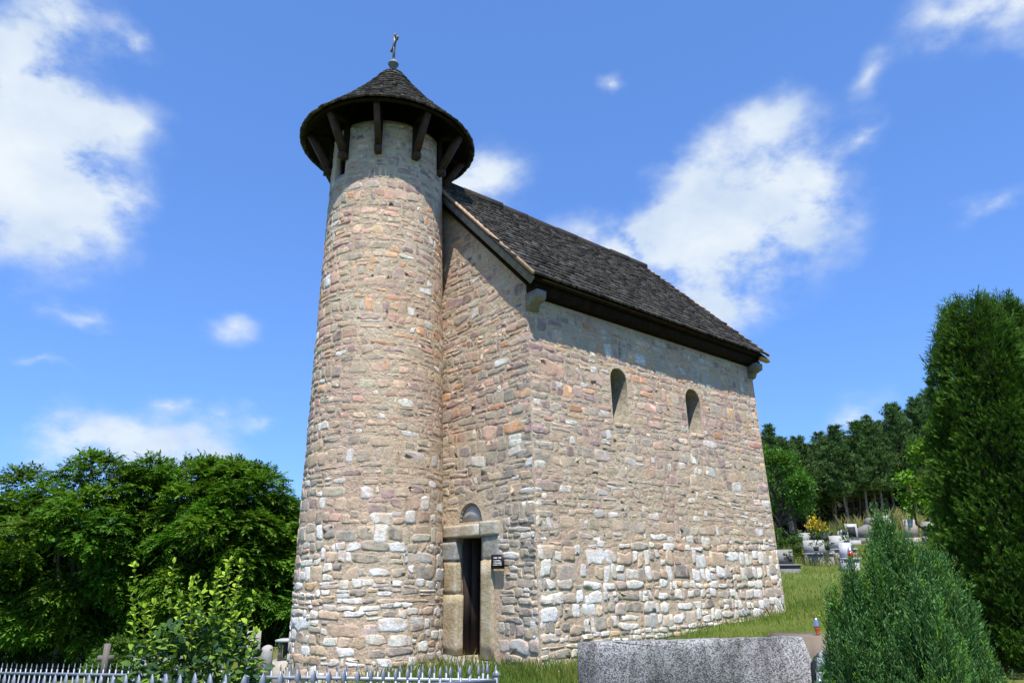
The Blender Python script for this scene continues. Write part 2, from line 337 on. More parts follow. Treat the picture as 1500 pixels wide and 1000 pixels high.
def carve(o, cutters):
    for me in cutters:
        c = temp(me); m = o.modifiers.new('cut', 'BOOLEAN'); m.operation = 'DIFFERENCE'; m.solver = 'EXACT'; m.object = c
        dg = bpy.context.evaluated_depsgraph_get(); new = bpy.data.meshes.new_from_object(o.evaluated_get(dg))
        o.modifiers.clear(); o.data = new; bpy.data.objects.remove(c)
nave = temp(nave_shell()); nave.name = 'nave_wall'; nave.data.materials.append(M['mortar'])
cut = []
DW0, DW1, DZ0, DZ1 = 1.22, 2.02, -1.30, .68           # door opening across the front wall
mb = MB(); V, Q = obox(NP(.55, (DW0 + DW1) / 2, (DZ0 + DZ1) / 2), (S3, L3, Z3), (.75, (DW1 - DW0) / 2, (DZ1 - DZ0) / 2)); mb.add(V, Q); cut.append(mesh_raw(mb))
mb = MB(); V, Q = obox(NP(2.6, 2.5, .45), (S3, L3, Z3), (1.6, 1.7, 1.85)); mb.add(V, Q); cut.append(mesh_raw(mb))
# tympanum niche
NC, NR, NZ = 1.62, .34, .93
arc = lambda c, r, z0, n=14: [(c + r * math.cos(t), z0 + r * math.sin(t)) for t in np.linspace(0, math.pi, n)]
mb = MB(); poly_prism(mb, [NP(-.1, w, z) for w, z in arc(NC, NR, NZ)], S3 * .24); cut.append(mesh_raw(mb))
# arched windows, splayed inwards
WINS = [(2.35, .225, 2.80, 3.62), (4.77, .245, 2.90, 3.57)]
def win_outline(ac, hw, z0, zs, n=12): return [(ac - hw, z0), (ac + hw, z0)] + [(ac + hw * math.cos(t), zs + hw * math.sin(t)) for t in np.linspace(0, math.pi, n)]
def win_rings(ac, hw, z0, zs, grow):
    o1 = win_outline(ac, hw * (1.10 + grow), z0 - .05 - grow * hw, zs); o2 = win_outline(ac + .01, hw * (.97 + grow), z0 + .03 - grow * hw, zs); o3 = win_outline(ac + .04, hw * (.5 + grow), z0 + .30, zs + .01)
    return o1, o2, o3
for ac, hw, z0, zs in WINS:
    o1, o2, o3 = win_rings(ac, hw, z0, zs, .02)
    Rg = [np.array([NP(a, side_b(z) - .06, z) for a, z in o1]), np.array([NP(a, .30, z) for a, z in o2]), np.array([NP(a, .62, z) for a, z in o3])]; n = len(o1)
    V = np.concatenate(Rg + [[Rg[0].mean(0), Rg[2].mean(0)]]); Q = []; T = []
    for i in range(n):
        j = (i + 1) % n
        for k in (0, 1): Q.append([k * n + i, (k + 1) * n + i, (k + 1) * n + j, k * n + j])
        T.append([3 * n, i, j]); T.append([3 * n + 1, j + 2 * n, i + 2 * n])
    cut.append(mesh_raw(MB().add(V, Q, T)))
carve(nave, cut)
setpar(nave, church)
nave['label'] = 'rubble wall of the rectangular nave'

# ------------------------------------------------------------------ tower shell
TC = np.array([-2.576, 13.468]); TOC = unit(-TC); TRT = np.array([-TOC[1], TOC[0]])
def tcen(z): t = np.clip((z + 1.4) / 10.2, -.2, 1.1); return TC + np.array([-.10, .03]) * t
def trad(z): t = np.clip((z + 1.4) / 10.2, -.2, 1.1); return 1.315 - .155 * t ** 1.3 if t > 0 else 1.315 - .1 * t
def TPt(phi, z, h=0):
    c = tcen(z); r = trad(z) + h; d = TOC * math.cos(phi) + TRT * math.sin(phi)
    return np.array([c[0] + d[0] * r, c[1] + d[1] * r, z])
mb = MB(); zs = np.linspace(-2.6, 8.85, 24); seg = 72; V = []
for z in zs:
    for k in range(seg): V.append(TPt(k * 2 * math.pi / seg, z))
V.append([*tcen(zs[0]), zs[0]]); V.append([*tcen(zs[-1]), zs[-1]]); Q = []; T = []
for i in range(len(zs) - 1):
    for k in range(seg): j = (k + 1) % seg; Q.append([i * seg + k, i * seg + j, (i + 1) * seg + j, (i + 1) * seg + k])
nv = len(zs) * seg
for k in range(seg): j = (k + 1) % seg; T.append([nv, j, k]); T.append([nv + 1, nv - seg + k, nv - seg + j])
mb.add(V, Q, T)
tower = temp(mesh_raw(mb)); tower.name = 'tower_wall'
SLIT = R(-55); sd = TOC * math.cos(SLIT) + TRT * math.sin(SLIT); sd3 = np.array([*sd, 0]); st3 = np.cross(Z3, sd3)
mb = MB(); V, Q = obox(np.array([*tcen(8), 8.16]) + sd3 * 1.0, (sd3, st3, Z3), (.55, .18, .42)); mb.add(V, Q)
mb2 = MB(); V, Q = obox(np.array([*tcen(8), 8.05]), (sd3, st3, Z3), (1.0, .42, .7)); mb2.add(V, Q)
carve(tower, [mesh_raw(mb), mesh_raw(mb2)]); setpar(tower, church); tower['label'] = 'round rubble wall of the tower'

# ------------------------------------------------------------------ rubble stones
PAL = {'white': [(.62, .62, .60), (.55, .56, .57), (.68, .67, .64), (.47, .49, .51)], 'grey': [(.27, .28, .28), (.34, .34, .33), (.22, .23, .24), (.38, .385, .38)],
       'green': [(.33, .335, .29), (.38, .38, .33), (.29, .295, .26)], 'tan': [(.44, .38, .31), (.40, .34, .27)], 'pink': [(.48, .33, .29), (.44, .29, .26), (.52, .40, .35)],
       'purple': [(.27, .21, .24), (.33, .26, .28), (.23, .185, .215), (.38, .31, .32)], 'orange': [(.52, .29, .17), (.46, .25, .15), (.55, .36, .22)], 'ochre': [(.48, .37, .24)], 'dark': [(.12, .125, .135)]}
def pick(rng, w):
    ks = list(w); p = np.array([w[k] for k in ks], float); k = ks[rng.choice(len(ks), p=p / p.sum())]
    c = np.array(PAL[k][rng.integers(len(PAL[k]))]) * ((1.13, 1.0, .89) if k != 'white' else (1.14, 1.11, 1.05)); return np.clip(c * rng.uniform(.9, 1.4) * rng.uniform(.96, 1.04, 3), 0, .8)
def zone_tower(phi, z):
    z = z + .22 * math.sin(phi * 3.1) + .15 * math.sin(phi * 7.7 + z * 2) + RNG.normal(0, .38)
    if z < .55: return dict(white=62, grey=20, tan=14, green=4, ochre=1)
    if z < 1.3: return dict(white=30, grey=26, green=12, tan=22, purple=5, pink=4)
    if z < 3.0: return dict(white=10, grey=28, green=30, tan=18, purple=14, pink=4)
    if z < 4.2: return dict(white=10, grey=20, green=14, purple=26, pink=20, tan=8, orange=5)
    if z < 7.4: return dict(white=8, grey=10, green=8, purple=22, pink=38, orange=12, tan=10, ochre=2)
    return dict(grey=34, purple=26, green=12, white=8, tan=14, pink=8)
def zone_side(a, z):
    z = z + .12 * math.sin(a * 2.3) + RNG.normal(0, .34)
    if z < .25 + .06 * a: return dict(white=68, grey=22, tan=9, ochre=1) if a > .9 else dict(grey=60, white=28, green=12)
    if z < 1.2: return dict(white=26, grey=28, green=14, tan=24, dark=3, ochre=2, pink=4)
    if z < 2.2: return dict(white=16, grey=32, green=26, tan=18, purple=6)
    if z < 2.9: return dict(white=10, grey=24, green=20, purple=30, pink=12, tan=6)
    return dict(white=5, grey=20, green=10, purple=26, pink=22, orange=12, ochre=3, tan=10)
def zone_front(w, z):
    if z < .9: return dict(grey=62, white=12, green=18, tan=8)
    if z < 2.4: return dict(grey=46, green=24, purple=12, tan=8, white=8)
    return dict(grey=28, purple=28, pink=14, green=16, orange=5, tan=6, white=8)
def clip_half(poly, n, d):
    out = []; m = len(poly)
    for i in range(m):
        p = poly[i]; q = poly[(i + 1) % m]; a = p[0] * n[0] + p[1] * n[1] - d; b = q[0] * n[0] + q[1] * n[1] - d
        if a <= 0: out.append(p)
        if (a < 0 < b) or (b < 0 < a): t = a / (a - b); out.append((p[0] + t * (q[0] - p[0]), p[1] + t * (q[1] - p[1])))
    return out
def rubble(W0, W1, H0, H1, rowh, meanw, gap, rng, tilt=0.0):
    """roughly coursed rubble: wavy courses of uneven blocks, some split, some low, with small packing stones in between"""
    out = []; y = H0 - .05; row = 0
    waves = [(rng.uniform(.4, 2.4), rng.uniform(0, 6.3), rng.uniform(.005, .016)) for _ in range(5)]
    def wv(x, k): return sum(a * math.sin(f * x + p + k * .55) for f, p, a in waves)
    def block(x0, x1, yb, yt, g):
        if x1 - x0 < 2.2 * g or yt - yb < 2.2 * g: return
        w = x1 - x0; h = yt - yb; dy = rng.normal(0, .09) * h; yb += dy; yt += dy + rng.normal(0, .05) * h; sl = rng.normal(0, .10) * h; jt = lambda: rng.normal(0, .075, 2) * (min(w, 1.6 * h), h)
        q = [np.array((x0 + g, yb + g + wv(x0, row))) + jt(), np.array((x1 - g, yb + g + wv(x1, row))) + jt(), np.array((x1 - g + sl, yt - g + wv(x1, row + 1))) + jt(), np.array((x0 + g + sl, yt - g + wv(x0, row + 1))) + jt()]
        if rng.random() < .45:      # a knocked-off or bulging corner gives five sides
            k = rng.integers(4); m = (q[k] + q[(k + 1) % 4]) / 2; cc = sum(q) / 4; q.insert(k + 1, m + (m - cc) * rng.uniform(-.12, .22))
        q = [(min(max(p[0], W0), W1), min(max(p[1], H0), H1)) for p in q]
        out.append(np.array(q))
    while y < H1:
        h = rowh(y) * rng.choice([.6, .85, 1.05, 1.35, 1.6], p=[.16, .25, .27, .2, .12]) * rng.uniform(.9, 1.1); x = W0 - rng.uniform(0, .3)
        while x < W1:
            w = meanw(y) * rng.choice([.4, .7, 1, 1.4, 2.0], p=[.2, .27, .27, .17, .09]) * rng.uniform(.85, 1.15)
            w = max(w, .55 * h)
            if x + w > W0 + .04 and x < W1 - .04:
                xc = x + w / 2; g = gap(xc, y) * rng.uniform(.4, 1.5); r = rng.random()
                if g > .009 and r < .05: pass
                elif r < .17 and h > .13: m = y + h * rng.uniform(.38, .62); block(x, x + w, y, m, g * .8); block(x, x + w * rng.uniform(.7, 1), m, y + h, g * .8)
                elif r < .42: k = rng.uniform(.62, .88); o = rng.uniform(0, 1 - k); block(x, x + w, y + h * o, y + h * (o + k), g)
                else: block(x, x + w, y, y + h, g)
            x += w
        y += h; row += 1
    return out
def outline(q, rng):
    """corner-cut and roughened outline with 12 or so points"""
    n = len(q); pts = []
    for i in range(n):
        p0 = q[i]; p1 = q[(i + 1) % n]; e = np.linalg.norm(p1 - p0)
        k1, k2 = rng.uniform(.04, .22), rng.uniform(.78, .96)
        if e < .03: pts.append((p0 + p1) / 2)
        elif e > .16: pts += [p0 + (p1 - p0) * k1, p0 + (p1 - p0) * rng.uniform(.4, .6), p0 + (p1 - p0) * k2]
        else: pts += [p0 + (p1 - p0) * k1, p0 + (p1 - p0) * k2]
    pts = np.array(pts); c = pts.mean(0); sz = np.sqrt(np.ptp(pts[:, 0]) * np.ptp(pts[:, 1])); pts = pts + rng.normal(0, .045 * sz, pts.shape)
    return pts
def area(q): x, y = q[:, 0], q[:, 1]; return .5 * abs(np.dot(x, np.roll(y, -1)) - np.dot(y, np.roll(x, -1)))
def stone_geo(o, mapf, proud, rng):
    n = len(o); c = o.mean(0); V = []; sz = math.sqrt(area(o)); tl = rng.normal(0, .02, 2)
    def hh(p, base): d = p - c; return base + float(d @ tl)
    for p in o: q = c + (p - c) * 1.05; V.append(mapf(q[0], q[1], -.005 if proud < .011 else -.012))
    for p in o: q = c + (p - c) * rng.uniform(.86, .97); V.append(mapf(q[0], q[1], hh(q, proud * rng.uniform(.6, .95))))
    for p in o: q = c + (p - c) * rng.uniform(.55, .72); V.append(mapf(q[0], q[1], hh(q, proud * rng.uniform(.85, 1.15)) + rng.normal(0, .12 * proud)))
    V.append(mapf(c[0], c[1], proud * rng.uniform(.9, 1.25)))
    Q = []; T = []
    for r in range(2):
        for i in range(n): j = (i + 1) % n; Q.append([r * n + i, r * n + j, (r + 1) * n + j, (r + 1) * n + i])
    for i in range(n): T.append([2 * n + i, 2 * n + (i + 1) % n, 3 * n])
    return V, Q, T
def lay_stones(polys, mapf, proudf, zonef, excl, parent, score, name, rng, nmax=300, flip=False, trim=None):
    items = []
    for q in polys:
        q = trim(q) if trim else q
        if q is None or len(q) < 3: continue
        o = outline(q, rng)
        if area(o) < .0022: continue
        c = o.mean(0)
        if excl(o, c): continue
        V, Q, T = stone_geo(o, mapf, proudf(c[0], c[1]) * rng.uniform(.5, 1.5), rng)
        if flip: Q = [x[::-1] for x in Q]; T = [x[::-1] for x in T]
        n = len(o); base = pick(rng, zonef(c[0], c[1])); mort = np.array((.56, .44, .31)); flush = proudf(c[0], c[1]) < .009; base = base * (.86 if flush else .95) + mort * np.array((1.0, .95, .93)) * (.14 if flush else .05); C = np.tile(base, (len(V), 1)) * rng.uniform(.9, 1.1, (len(V), 1)); mort = np.array((.56, .44, .31))
        sm = rng.random(n) < (.4 if proudf(c[0], c[1]) < .012 else .15); C[:n] = mort; C[n:2 * n][sm] = mort * .6 + C[n:2 * n][sm] * .4
        items.append((score(c, area(o)), V, Q, T, C))
    items.sort(key=lambda t: -t[0]); rest = MB()
    for k, (s_, V, Q, T, col) in enumerate(items):
        if k < nmax: MB().add(V, Q, T, col).build(name, M['stone'], parent)
        else: rest.add(V, Q, T, col)
    if rest.n: rest.build(name + '_filling', M['stone'], parent, kind='stuff')
    return len(items)

# tower: u = angle * 1.25
rng = np.random.default_rng(21)
polys = rubble(R(-140) * 1.25, R(112) * 1.25, -1.9, 8.8, lambda y: .16 if y > 1 else .165, lambda y: .235, lambda u, z: .012 + (.009 if (.8 < z < 7.4 and u > -.9) else 0), rng)
def t_map(u, v, h): return TPt(u / 1.25, v, h)
def t_excl(o, c):
    P = TPt(c[0] / 1.25, c[1])
    if (P[:2] - P0) @ S2 > -.03: return True
    u = SLIT * 1.25
    return bool((abs(o[:, 0] - u) < .22).any() and (o[:, 1] > 7.72).any() and (o[:, 1] < 8.6).any())
nt_ = lay_stones(polys, t_map, lambda u, z: (.009 if z < 1 else .004) + (.005 if u < -.8 else 0), lambda u, z: zone_tower(u, z), t_excl, tower,
                 lambda c, A: A * max(.05, math.cos(c[0] / 1.25)) if c[1] > -1.3 else 0, 'rubble_stone', rng)
# side wall of the nave
polys = rubble(.02, NL - .02, -1.6, 5.0, lambda y: .16, lambda y: .245, lambda u, z: .010 if z < .4 + .05 * u else (.019 if z < 2.2 else .014), rng)
def s_map(u, v, h): return NP(u, side_b(v) - h, v)
def s_excl(o, c):
    for ac, hw, z0, zs in WINS:
        if (np.abs(o[:, 0] - ac) < hw * 1.12 + .02).any() and (o[:, 1] > z0 - .08).any() and (o[:, 1] < zs + hw * 1.1 + .03).any():
            if ((np.abs(o[:, 0] - ac) < hw * 1.14) & (o[:, 1] > z0 - .07) & ((o[:, 1] < zs) | (np.hypot(o[:, 0] - ac, o[:, 1] - zs) < hw * 1.14))).any(): return True
    return c[1] > 4.78
def s_trim(q):
    c = q.mean(0)
    for ac, hw, z0, zs in WINS:
        if z0 - .2 < c[1] < zs + hw * .8 and abs(c[0] - ac) < hw + .4:
            if c[0] < ac - hw * .8: q = np.array(clip_half([tuple(p) for p in q], (1, 0), ac - hw * 1.16))
            elif c[0] > ac + hw * .8: q = np.array(clip_half([tuple(p) for p in q], (-1, 0), -(ac + hw * 1.16)))
    return q
ns_ = lay_stones(polys, s_map, lambda u, z: .012 if z < .4 + .05 * u else .004, zone_side, s_excl, nave, lambda c, A: A / (11.5 + .55 * c[0]) ** 2 if c[1] > -1.2 + .07 * c[0] else 0, 'rubble_stone', rng, trim=s_trim)
# front wall of the nave (and gable)
polys = rubble(.02, 4.4, -1.7, 8.2, lambda y: .155, lambda y: .27, lambda u, z: .007 if z < .8 else .010, rng)
def f_map(u, v, h): return NP(-h, u + side_b(v) * max(0, 1 - u / 2.5), v)
def f_excl(o, c):
    if c[1] > 5.05 + c[0]: return True
    if (o[:, 1] > 5.1 + o[:, 0]).any(): return True
    if ((o[:, 0] > .96) & (o[:, 0] < 2.40) & (o[:, 1] < .95) & (o[:, 1] > -1.5)).any(): return True
    if (np.hypot(o[:, 0] - NC, o[:, 1] - NZ) < NR + .05).any(): return True
    return c[0] > 2.75 and c[1] < 7
def f_trim(q):
    c = q.mean(0)
    if c[1] < .95 and c[1] > -1.5:
        if c[0] < .95: q = np.array(clip_half([tuple(p) for p in q], (1, 0), .92 if c[1] < .6 else .78))
        elif c[0] > 2.3: q = np.array(clip_half([tuple(p) for p in q], (-1, 0), -2.44))
    return q
nf_ = lay_stones(polys, f_map, lambda u, z: .012 if z < 1 else .005, zone_front, f_excl, nave, lambda c, A: A if c[1] > -1.25 and c[0] < 2.6 else 0, 'rubble_stone', rng, flip=True, trim=f_trim)
print('stones', nt_, ns_, nf_)
# corner stones: lumps that wrap the two front corners of the side wall
def quoin(c, hx, hy, hz, rng, ex=7, am=.035, n=4):
    V, Q = obox((0, 0, 0), np.eye(3), (1, 1, 1)); V = []
    # subdivided rounded box
    faces = []; idx = {}
    def vid(p):
        k = tuple(np.round(p, 4))
        if k not in idx: idx[k] = len(V); V.append(p)
        return idx[k]
    g = np.linspace(-1, 1, n)
    for ax in range(3):
        for sg in (-1, 1):
            for i in range(n - 1):
                for j in range(n - 1):
                    qd = []
                    for (x, y) in ((i, j), (i + 1, j), (i + 1, j + 1), (i, j + 1)):
                        p = np.zeros(3); p[ax] = sg; p[(ax + 1) % 3] = g[x]; p[(ax + 2) % 3] = g[y]; qd.append(vid(p))
                    faces.append(qd if sg > 0 else qd[::-1])
    V = np.array(V); ln = (np.abs(V) ** ex).sum(1) ** (1 / ex); V = V / ln[:, None]
    V = V * (1 + rng.normal(0, am, V.shape)) * [hx, hy, hz]
    return np.array(c) + V[:, :1] * S3 + V[:, 1:2] * L3 + V[:, 2:] * Z3, faces
for a_c, sg in ((0, 1), (NL, -1)):
    z = -1.5 if a_c == 0 else -1.1; k = 0
    while z < 4.7:
        h = rng.uniform(.10, .20); lng = rng.uniform(.16, .26) if k % 2 else rng.uniform(.09, .13); dep = rng.uniform(.09, .13) if k % 2 else rng.uniform(.16, .24)
        pr = rng.uniform(.001, .009)
        V, Q = quoin(NP(a_c + sg * (lng - pr), side_b(z + h / 2) + dep - pr, z + h / 2), lng, dep, h / 2 - .005, rng, 11, .022, 5)
        MB().add(V, Q, col=pick(rng, zone_side(2.0 if a_c else .3, z))).build('corner_stone', M['stone'], nave); z += h; k += 1

# ------------------------------------------------------------------ doorway, niche, plaque, windows
def wobble(V, amp, rng): return V + rng.normal(0, amp, V.shape)
def slab(name, w0, w1, z0, z1, a0, a1, col, parent, nx=4, nz=6, amp=.012, mat='dressed'):
    """dressed stone with worn, slightly uneven faces"""
    mbq = MB(); c = NP((a0 + a1) / 2, (w0 + w1) / 2, (z0 + z1) / 2); V, Q = quoin(c, (a1 - a0) / 2, (w1 - w0) / 2, (z1 - z0) / 2, rng, 40, .010, 7); return mbq.add(V, Q, col=col).build(name, M[mat], parent)
portal = MB(); V, Q = obox(NP(.02, 1.62, -1.40), (S3, L3, Z3), (.34, .72, .10)); portal.add(wobble(V, .02, rng), Q, col=(.75, .85, 1.1))
pt = portal.build('door_sill', M['dressed'], church)
slab('door_jamb', 1.91, 2.40, -1.30, -.30, -.05, .10, (1, 1, 1), church); slab('door_jamb', 1.98, 2.36, -.31, .27, -.045, .10, (1.02, 1, .95), church)
slab('door_jamb', 1.97, 2.44, .26, .60, -.05, .10, (.75, .9, 1.2), church)
slab('door_jamb', .94, 1.26, -1.30, .28, -.05, .40, (1, 1, .98), church); slab('door_jamb', .78, 1.27, .27, .665, -.02, .35, (.72, .85, 1.1), church)
slab('door_lintel', 1.30, 2.50, .67, .885, -.07, .35, (1.08, 1.12, 1.25), church); slab('door_lintel', .80, 1.31, .67, .92, -.05, .35, (1.0, 1.1, 1.3), church)
# arch rim of the niche and its grey plastered back
mbq = MB(); outer = arc(NC, NR + .0, NZ); inner = arc(NC, NR - .035, NZ)
for i in range(len(outer) - 1):
    A = [NP(.012, *outer[i]), NP(.012, *outer[i + 1]), NP(.012, *inner[i + 1]), NP(.012, *inner[i])]; poly_prism(mbq, A, S3 * .11)
nch = mbq.build('niche_rim', M['ochre'], church)
mbq = MB(); poly_prism(mbq, [NP(.045, w, z) for w, z in arc(NC, NR - .036, NZ + .003)], S3 * .06); mbq.build('niche_panel', M['plaster'], church)
# door leaf standing open inside, made of planks
leaf = MB(); hinge = NP(.12, DW1 - .05, 0); dv = unit(S3 * .93 - L3 * .40); dn = np.cross(dv, Z3)
beam(leaf, hinge + dv * .02 + Z3 * (DZ0 + .03) + dn * .03, hinge + dv * .02 + Z3 * (DZ1 - .02) + dn * .03, .06, .06)
dr = leaf.build('door', M['door'], church, label='old plank door standing ajar')
for k in range(4):
    mbq = MB(); V, Q = obox(hinge + dv * (.08 + k * .155) + Z3 * ((DZ0 + DZ1) / 2), (dv, dn, Z3), (.074, .018, (DZ1 - DZ0) / 2 - .03)); mbq.add(V, Q); mbq.build('plank', M['door'], dr)
# plank frame on the near side of the opening
mbq = MB(); beam(mbq, NP(.14, DW0 + .03, DZ0), NP(.14, DW0 + .03, DZ1), .05, .06, up=S3); mbq.build('door_frame', M['door'], church)
# plaque
mbq = MB(); V, Q = obox(NP(-.085, .745, .235), (S3, L3, Z3), (.008, .165, .115)); mbq.add(V, Q)
pq = mbq.build('plaque', M['plaque'], church, label='small black plaque with white lettering')
for (w, z, hw, hz) in ((.80, .292, .045, .010), (.685, .292, .040, .010), (.76, .250, .09, .006), (.70, .228, .06, .005), (.79, .228, .05, .005), (.745, .205, .11, .005), (.80, .182, .06, .005), (.68, .182, .05, .005)):
    mbq = MB(); V, Q = obox(NP(-.0945, w, z), (S3, L3, Z3), (.0015, hw, hz)); mbq.add(V, Q); mbq.build('lettering', M['white'], pq)
# window linings: plastered splay and dark slit pane
M['void'] = mat_surface('dark_glass', [(.3, (.015, .016, .018)), (.7, (.03, .03, .033))], 4, 3, .25, 0)
for ac, hw, z0, zs in WINS:
    mbq = MB(); o1, o2, o3 = win_rings(ac, hw, z0, zs, 0); n = len(o1)
    V = np.concatenate([np.array([NP(a, side_b(z) + .012, z) for a, z in o1]), np.array([NP(a, .29, z) for a, z in o2]), np.array([NP(a, .60, z) for a, z in o3])])
    Q = [[k * n + i, k * n + (i + 1) % n, (k + 1) * n + (i + 1) % n, (k + 1) * n + i] for k in (0, 1) for i in range(n)]
    w_ = mbq.add(V, Q).build('window', M['ochre'], church, label='narrow round-arched window with deep plastered reveal')
    mbq = MB(); poly_prism(mbq, [NP(a, .585, z) for a, z in o3], L3 * .02); mbq.build('pane', M['void'], w_)
    for k in range(2):
        V, Q = quoin(NP(ac - .1 + k * .24, -.01, z0 - .09), .12, .06, .05, rng); MB().add(V, Q, col=pick(rng, dict(tan=3, pink=4, orange=2))).build('window_sill', M['stone'], w_)

# ------------------------------------------------------------------ nave roof
OV, ZE, ZR = .355, 5.06, 8.505; FR = .15
pitch = math.atan2(ZR - ZE, NW / 2 + OV); SLEN = math.hypot(ZR - ZE, NW / 2 + OV)
def roofp(side, a, t, h):
    """side +1 = towards the camera; t = metres up the slope from the eave; h = height above the roof plane"""
    b = -OV + t * math.cos(pitch) - h * math.sin(pitch); z = ZE + t * math.sin(pitch) + h * math.cos(pitch)
    if side < 0: b = NW - b
    return NP(a, b, z)
deck = MB()
for sd_ in (1, -1):
    A = [roofp(sd_, -FR, 0, -.03), roofp(sd_, NL + FR, 0, -.03), roofp(sd_, NL + FR, SLEN, -.03), roofp(sd_, -FR, SLEN, -.03)]
    B = [roofp(sd_, -FR, 0, -.11), roofp(sd_, NL + FR, 0, -.11), roofp(sd_, NL + FR, SLEN - .08, -.11), roofp(sd_, -FR, SLEN - .08, -.11)]
    deck.add(A + B, [[0, 1, 2, 3], [7, 6, 5, 4], [0, 4, 5, 1], [1, 5, 6, 2], [2, 6, 7, 3], [3, 7, 4, 0]])
nroof = deck.build('nave_roof', M['wood_dark'], church, label='steep dark wooden shingle roof of the nave')
def shingle_geo(P, ax, up, nr, w, ln, th, rng):
    # P: butt centre; ax: along the course; up: up the slope; nr: out of the roof
    k = rng.normal(0, .005); l0 = rng.uniform(.018, .034)
    V = []
    for x, hgt in ((-1, 0), (1, k)):
        for t, n0 in ((0, l0 + th), (0, l0), (ln, 0), (ln, th * .4)): V.append(P + ax * x * w / 2 + up * t + nr * (n0 + hgt))
    return np.array(V), [[0, 4, 5, 1], [1, 5, 6, 2], [3, 7, 4, 0], [0, 1, 2, 3], [7, 6, 5, 4], [2, 6, 7, 3]]
rng = np.random.default_rng(8)
def shingle_col(rng):
    g = rng.uniform(.04, .12); return np.array([g, g * .94, g * .88]) * rng.choice([1, 1, 1, 1.3, .7])
single = []; rest = MB()
for sd_ in (1, -1):
    up = roofp(sd_, 0, 1, 0) - roofp(sd_, 0, 0, 0); nr = roofp(sd_, 0, 0, 1) - roofp(sd_, 0, 0, 0)
    t = -.06; row = 0; EX = .215
    while t < SLEN - .05:
        a = -FR - .02 - rng.uniform(0, .08)
        sag = .0
        while a < NL + FR:
            w = rng.uniform(.065, .14); P = roofp(sd_, a + w / 2, t + rng.normal(0, .005) + .012 * math.sin(a * 1.1 + row * .2), 0)
            V, Q = shingle_geo(P, S3, up, nr, w - .008, min(.40, SLEN - t + .04), .05, rng); col = shingle_col(rng)
            if sd_ > 0 and (row < 4) and a < 8: single.append((V, Q, col))
            else: rest.add(V, Q, col=col)
            a += w
        t += EX * rng.uniform(.94, 1.06); row += 1
for k, (V, Q, col) in enumerate(single):
    if k < 300: MB().add(V, Q, col=col).build('shingle', M['shingle'], nroof)
    else: rest.add(V, Q, col=col)
rest.build('shingle_covering', M['shingle'], nroof, kind='stuff')
# ridge: boards in lengths, standing a little proud
a = -FR
while a < NL + FR - .1:
    ln = min(rng.uniform(.7, 1.3), NL + FR - a); dz = rng.normal(0, .012)
    mbq = MB(); beam(mbq, NP(a, NW / 2 - .05, ZR + .05 + dz), NP(a + ln - .01, NW / 2 - .05, ZR + .05 + dz + rng.normal(0, .01)), .04, .19, col=(.04, .036, .034)); mbq.build('ridge_board', M['shingle'], nroof); a += ln
# verge boards at both gables
for ag, sgn in ((-FR, -1), (NL + FR, 1)):
    for sd_ in (1, -1):
        mbq = MB(); beam(mbq, roofp(sd_, ag + sgn * .02, -.05, -.10), roofp(sd_, ag + sgn * .02, SLEN, -.10), .03, .14, up=roofp(sd_, 0, 0, 1) - roofp(sd_, 0, 0, 0)); mbq.build('verge_board', M['board'], nroof)
        mbq = MB(); beam(mbq, roofp(sd_, ag + sgn * .055, -.03, .03), roofp(sd_, ag + sgn * .055, SLEN, .03), .06, .06, up=roofp(sd_, 0, 0, 1) - roofp(sd_, 0, 0, 0)); mbq.build('verge_strip', M['board_cap'], nroof)
        mbq = MB(); beam(mbq, roofp(sd_, ag - sgn * .06, .02, -.235), roofp(sd_, ag - sgn * .06, SLEN - .2, -.235), .10, .05, up=roofp(sd_, 0, 0, 1) - roofp(sd_, 0, 0, 0)); mbq.build('verge_lath', M['wood_dark'], nroof)
# boxed eaves
for sd_ in (1, -1):
    mbq = MB(); pr_ = [(.01, 4.80), (-.19, 4.84), (-.24, 5.06), (.01, 5.26)]
    pts = [NP(-.02, b if sd_ > 0 else NW - b, z) for b, z in pr_]; poly_prism(mbq, pts, S3 * (NL + .04)); mbq.build('eaves_box', M['wood_dark'], nroof)
# stone consoles under the eaves ends
def console(a0, a1, nm):
    prof = [(.02, 4.50), (-.07, 4.52), (-.12, 4.63), (-.20, 4.66), (-.27, 4.70), (-.28, 4.84), (.02, 4.84)]
    mbq = MB(); poly_prism(mbq, [NP(a0, b, z) + rng.normal(0, .006, 3) for b, z in prof], S3 * (a1 - a0), (.6, .62, .7)); return mbq.build(nm, M['dressed'], church)
console(-.03, .20, 'stone_console'); console(NL - .20, NL + .05, 'stone_console')
mbq = MB(); beam(mbq, NP(NL - .1, -.33, 4.945), NP(NL + FR + .11, -.33, 4.945), .09, .09); mbq.build('wall_plate_end', M['yellow_wood'], nroof, label='bright yellow end of the wall plate')

# ------------------------------------------------------------------ tower roof
TZE, TZA, TRE = 8.93, 10.93, 1.80
tc0 = tcen(9.0)
def cone_r(z):
    t = (z - TZE) / (TZA - TZE); return TRE + (.13 - TRE) * (t + .22 * t * (1 - t))
zz = np.linspace(TZE, TZA, 12); mbq = MB()
lathe(mbq, (tc0[0], tc0[1], 0), [(cone_r(z) - .02, z) for z in zz] + [(.02, TZA + .02)], 48)
lathe(mbq, (tc0[0], tc0[1], 0), [(cone_r(TZE) - .02, TZE), (cone_r(TZE) - .04, TZE - .07), (1.0, TZE + .72)], 48)
troof = mbq.build('tower_roof', M['wood_dark'], church, label='conical dark shingle roof of the tower')
rest = MB(); singles = []
prev = None; t = 0; npath = 160
path = np.array([(cone_r(z), z) for z in np.linspace(TZE, TZA, npath)]); dl = np.r_[0, np.cumsum(np.linalg.norm(np.diff(path, axis=0), axis=1))]
s_ = -.05; row = 0
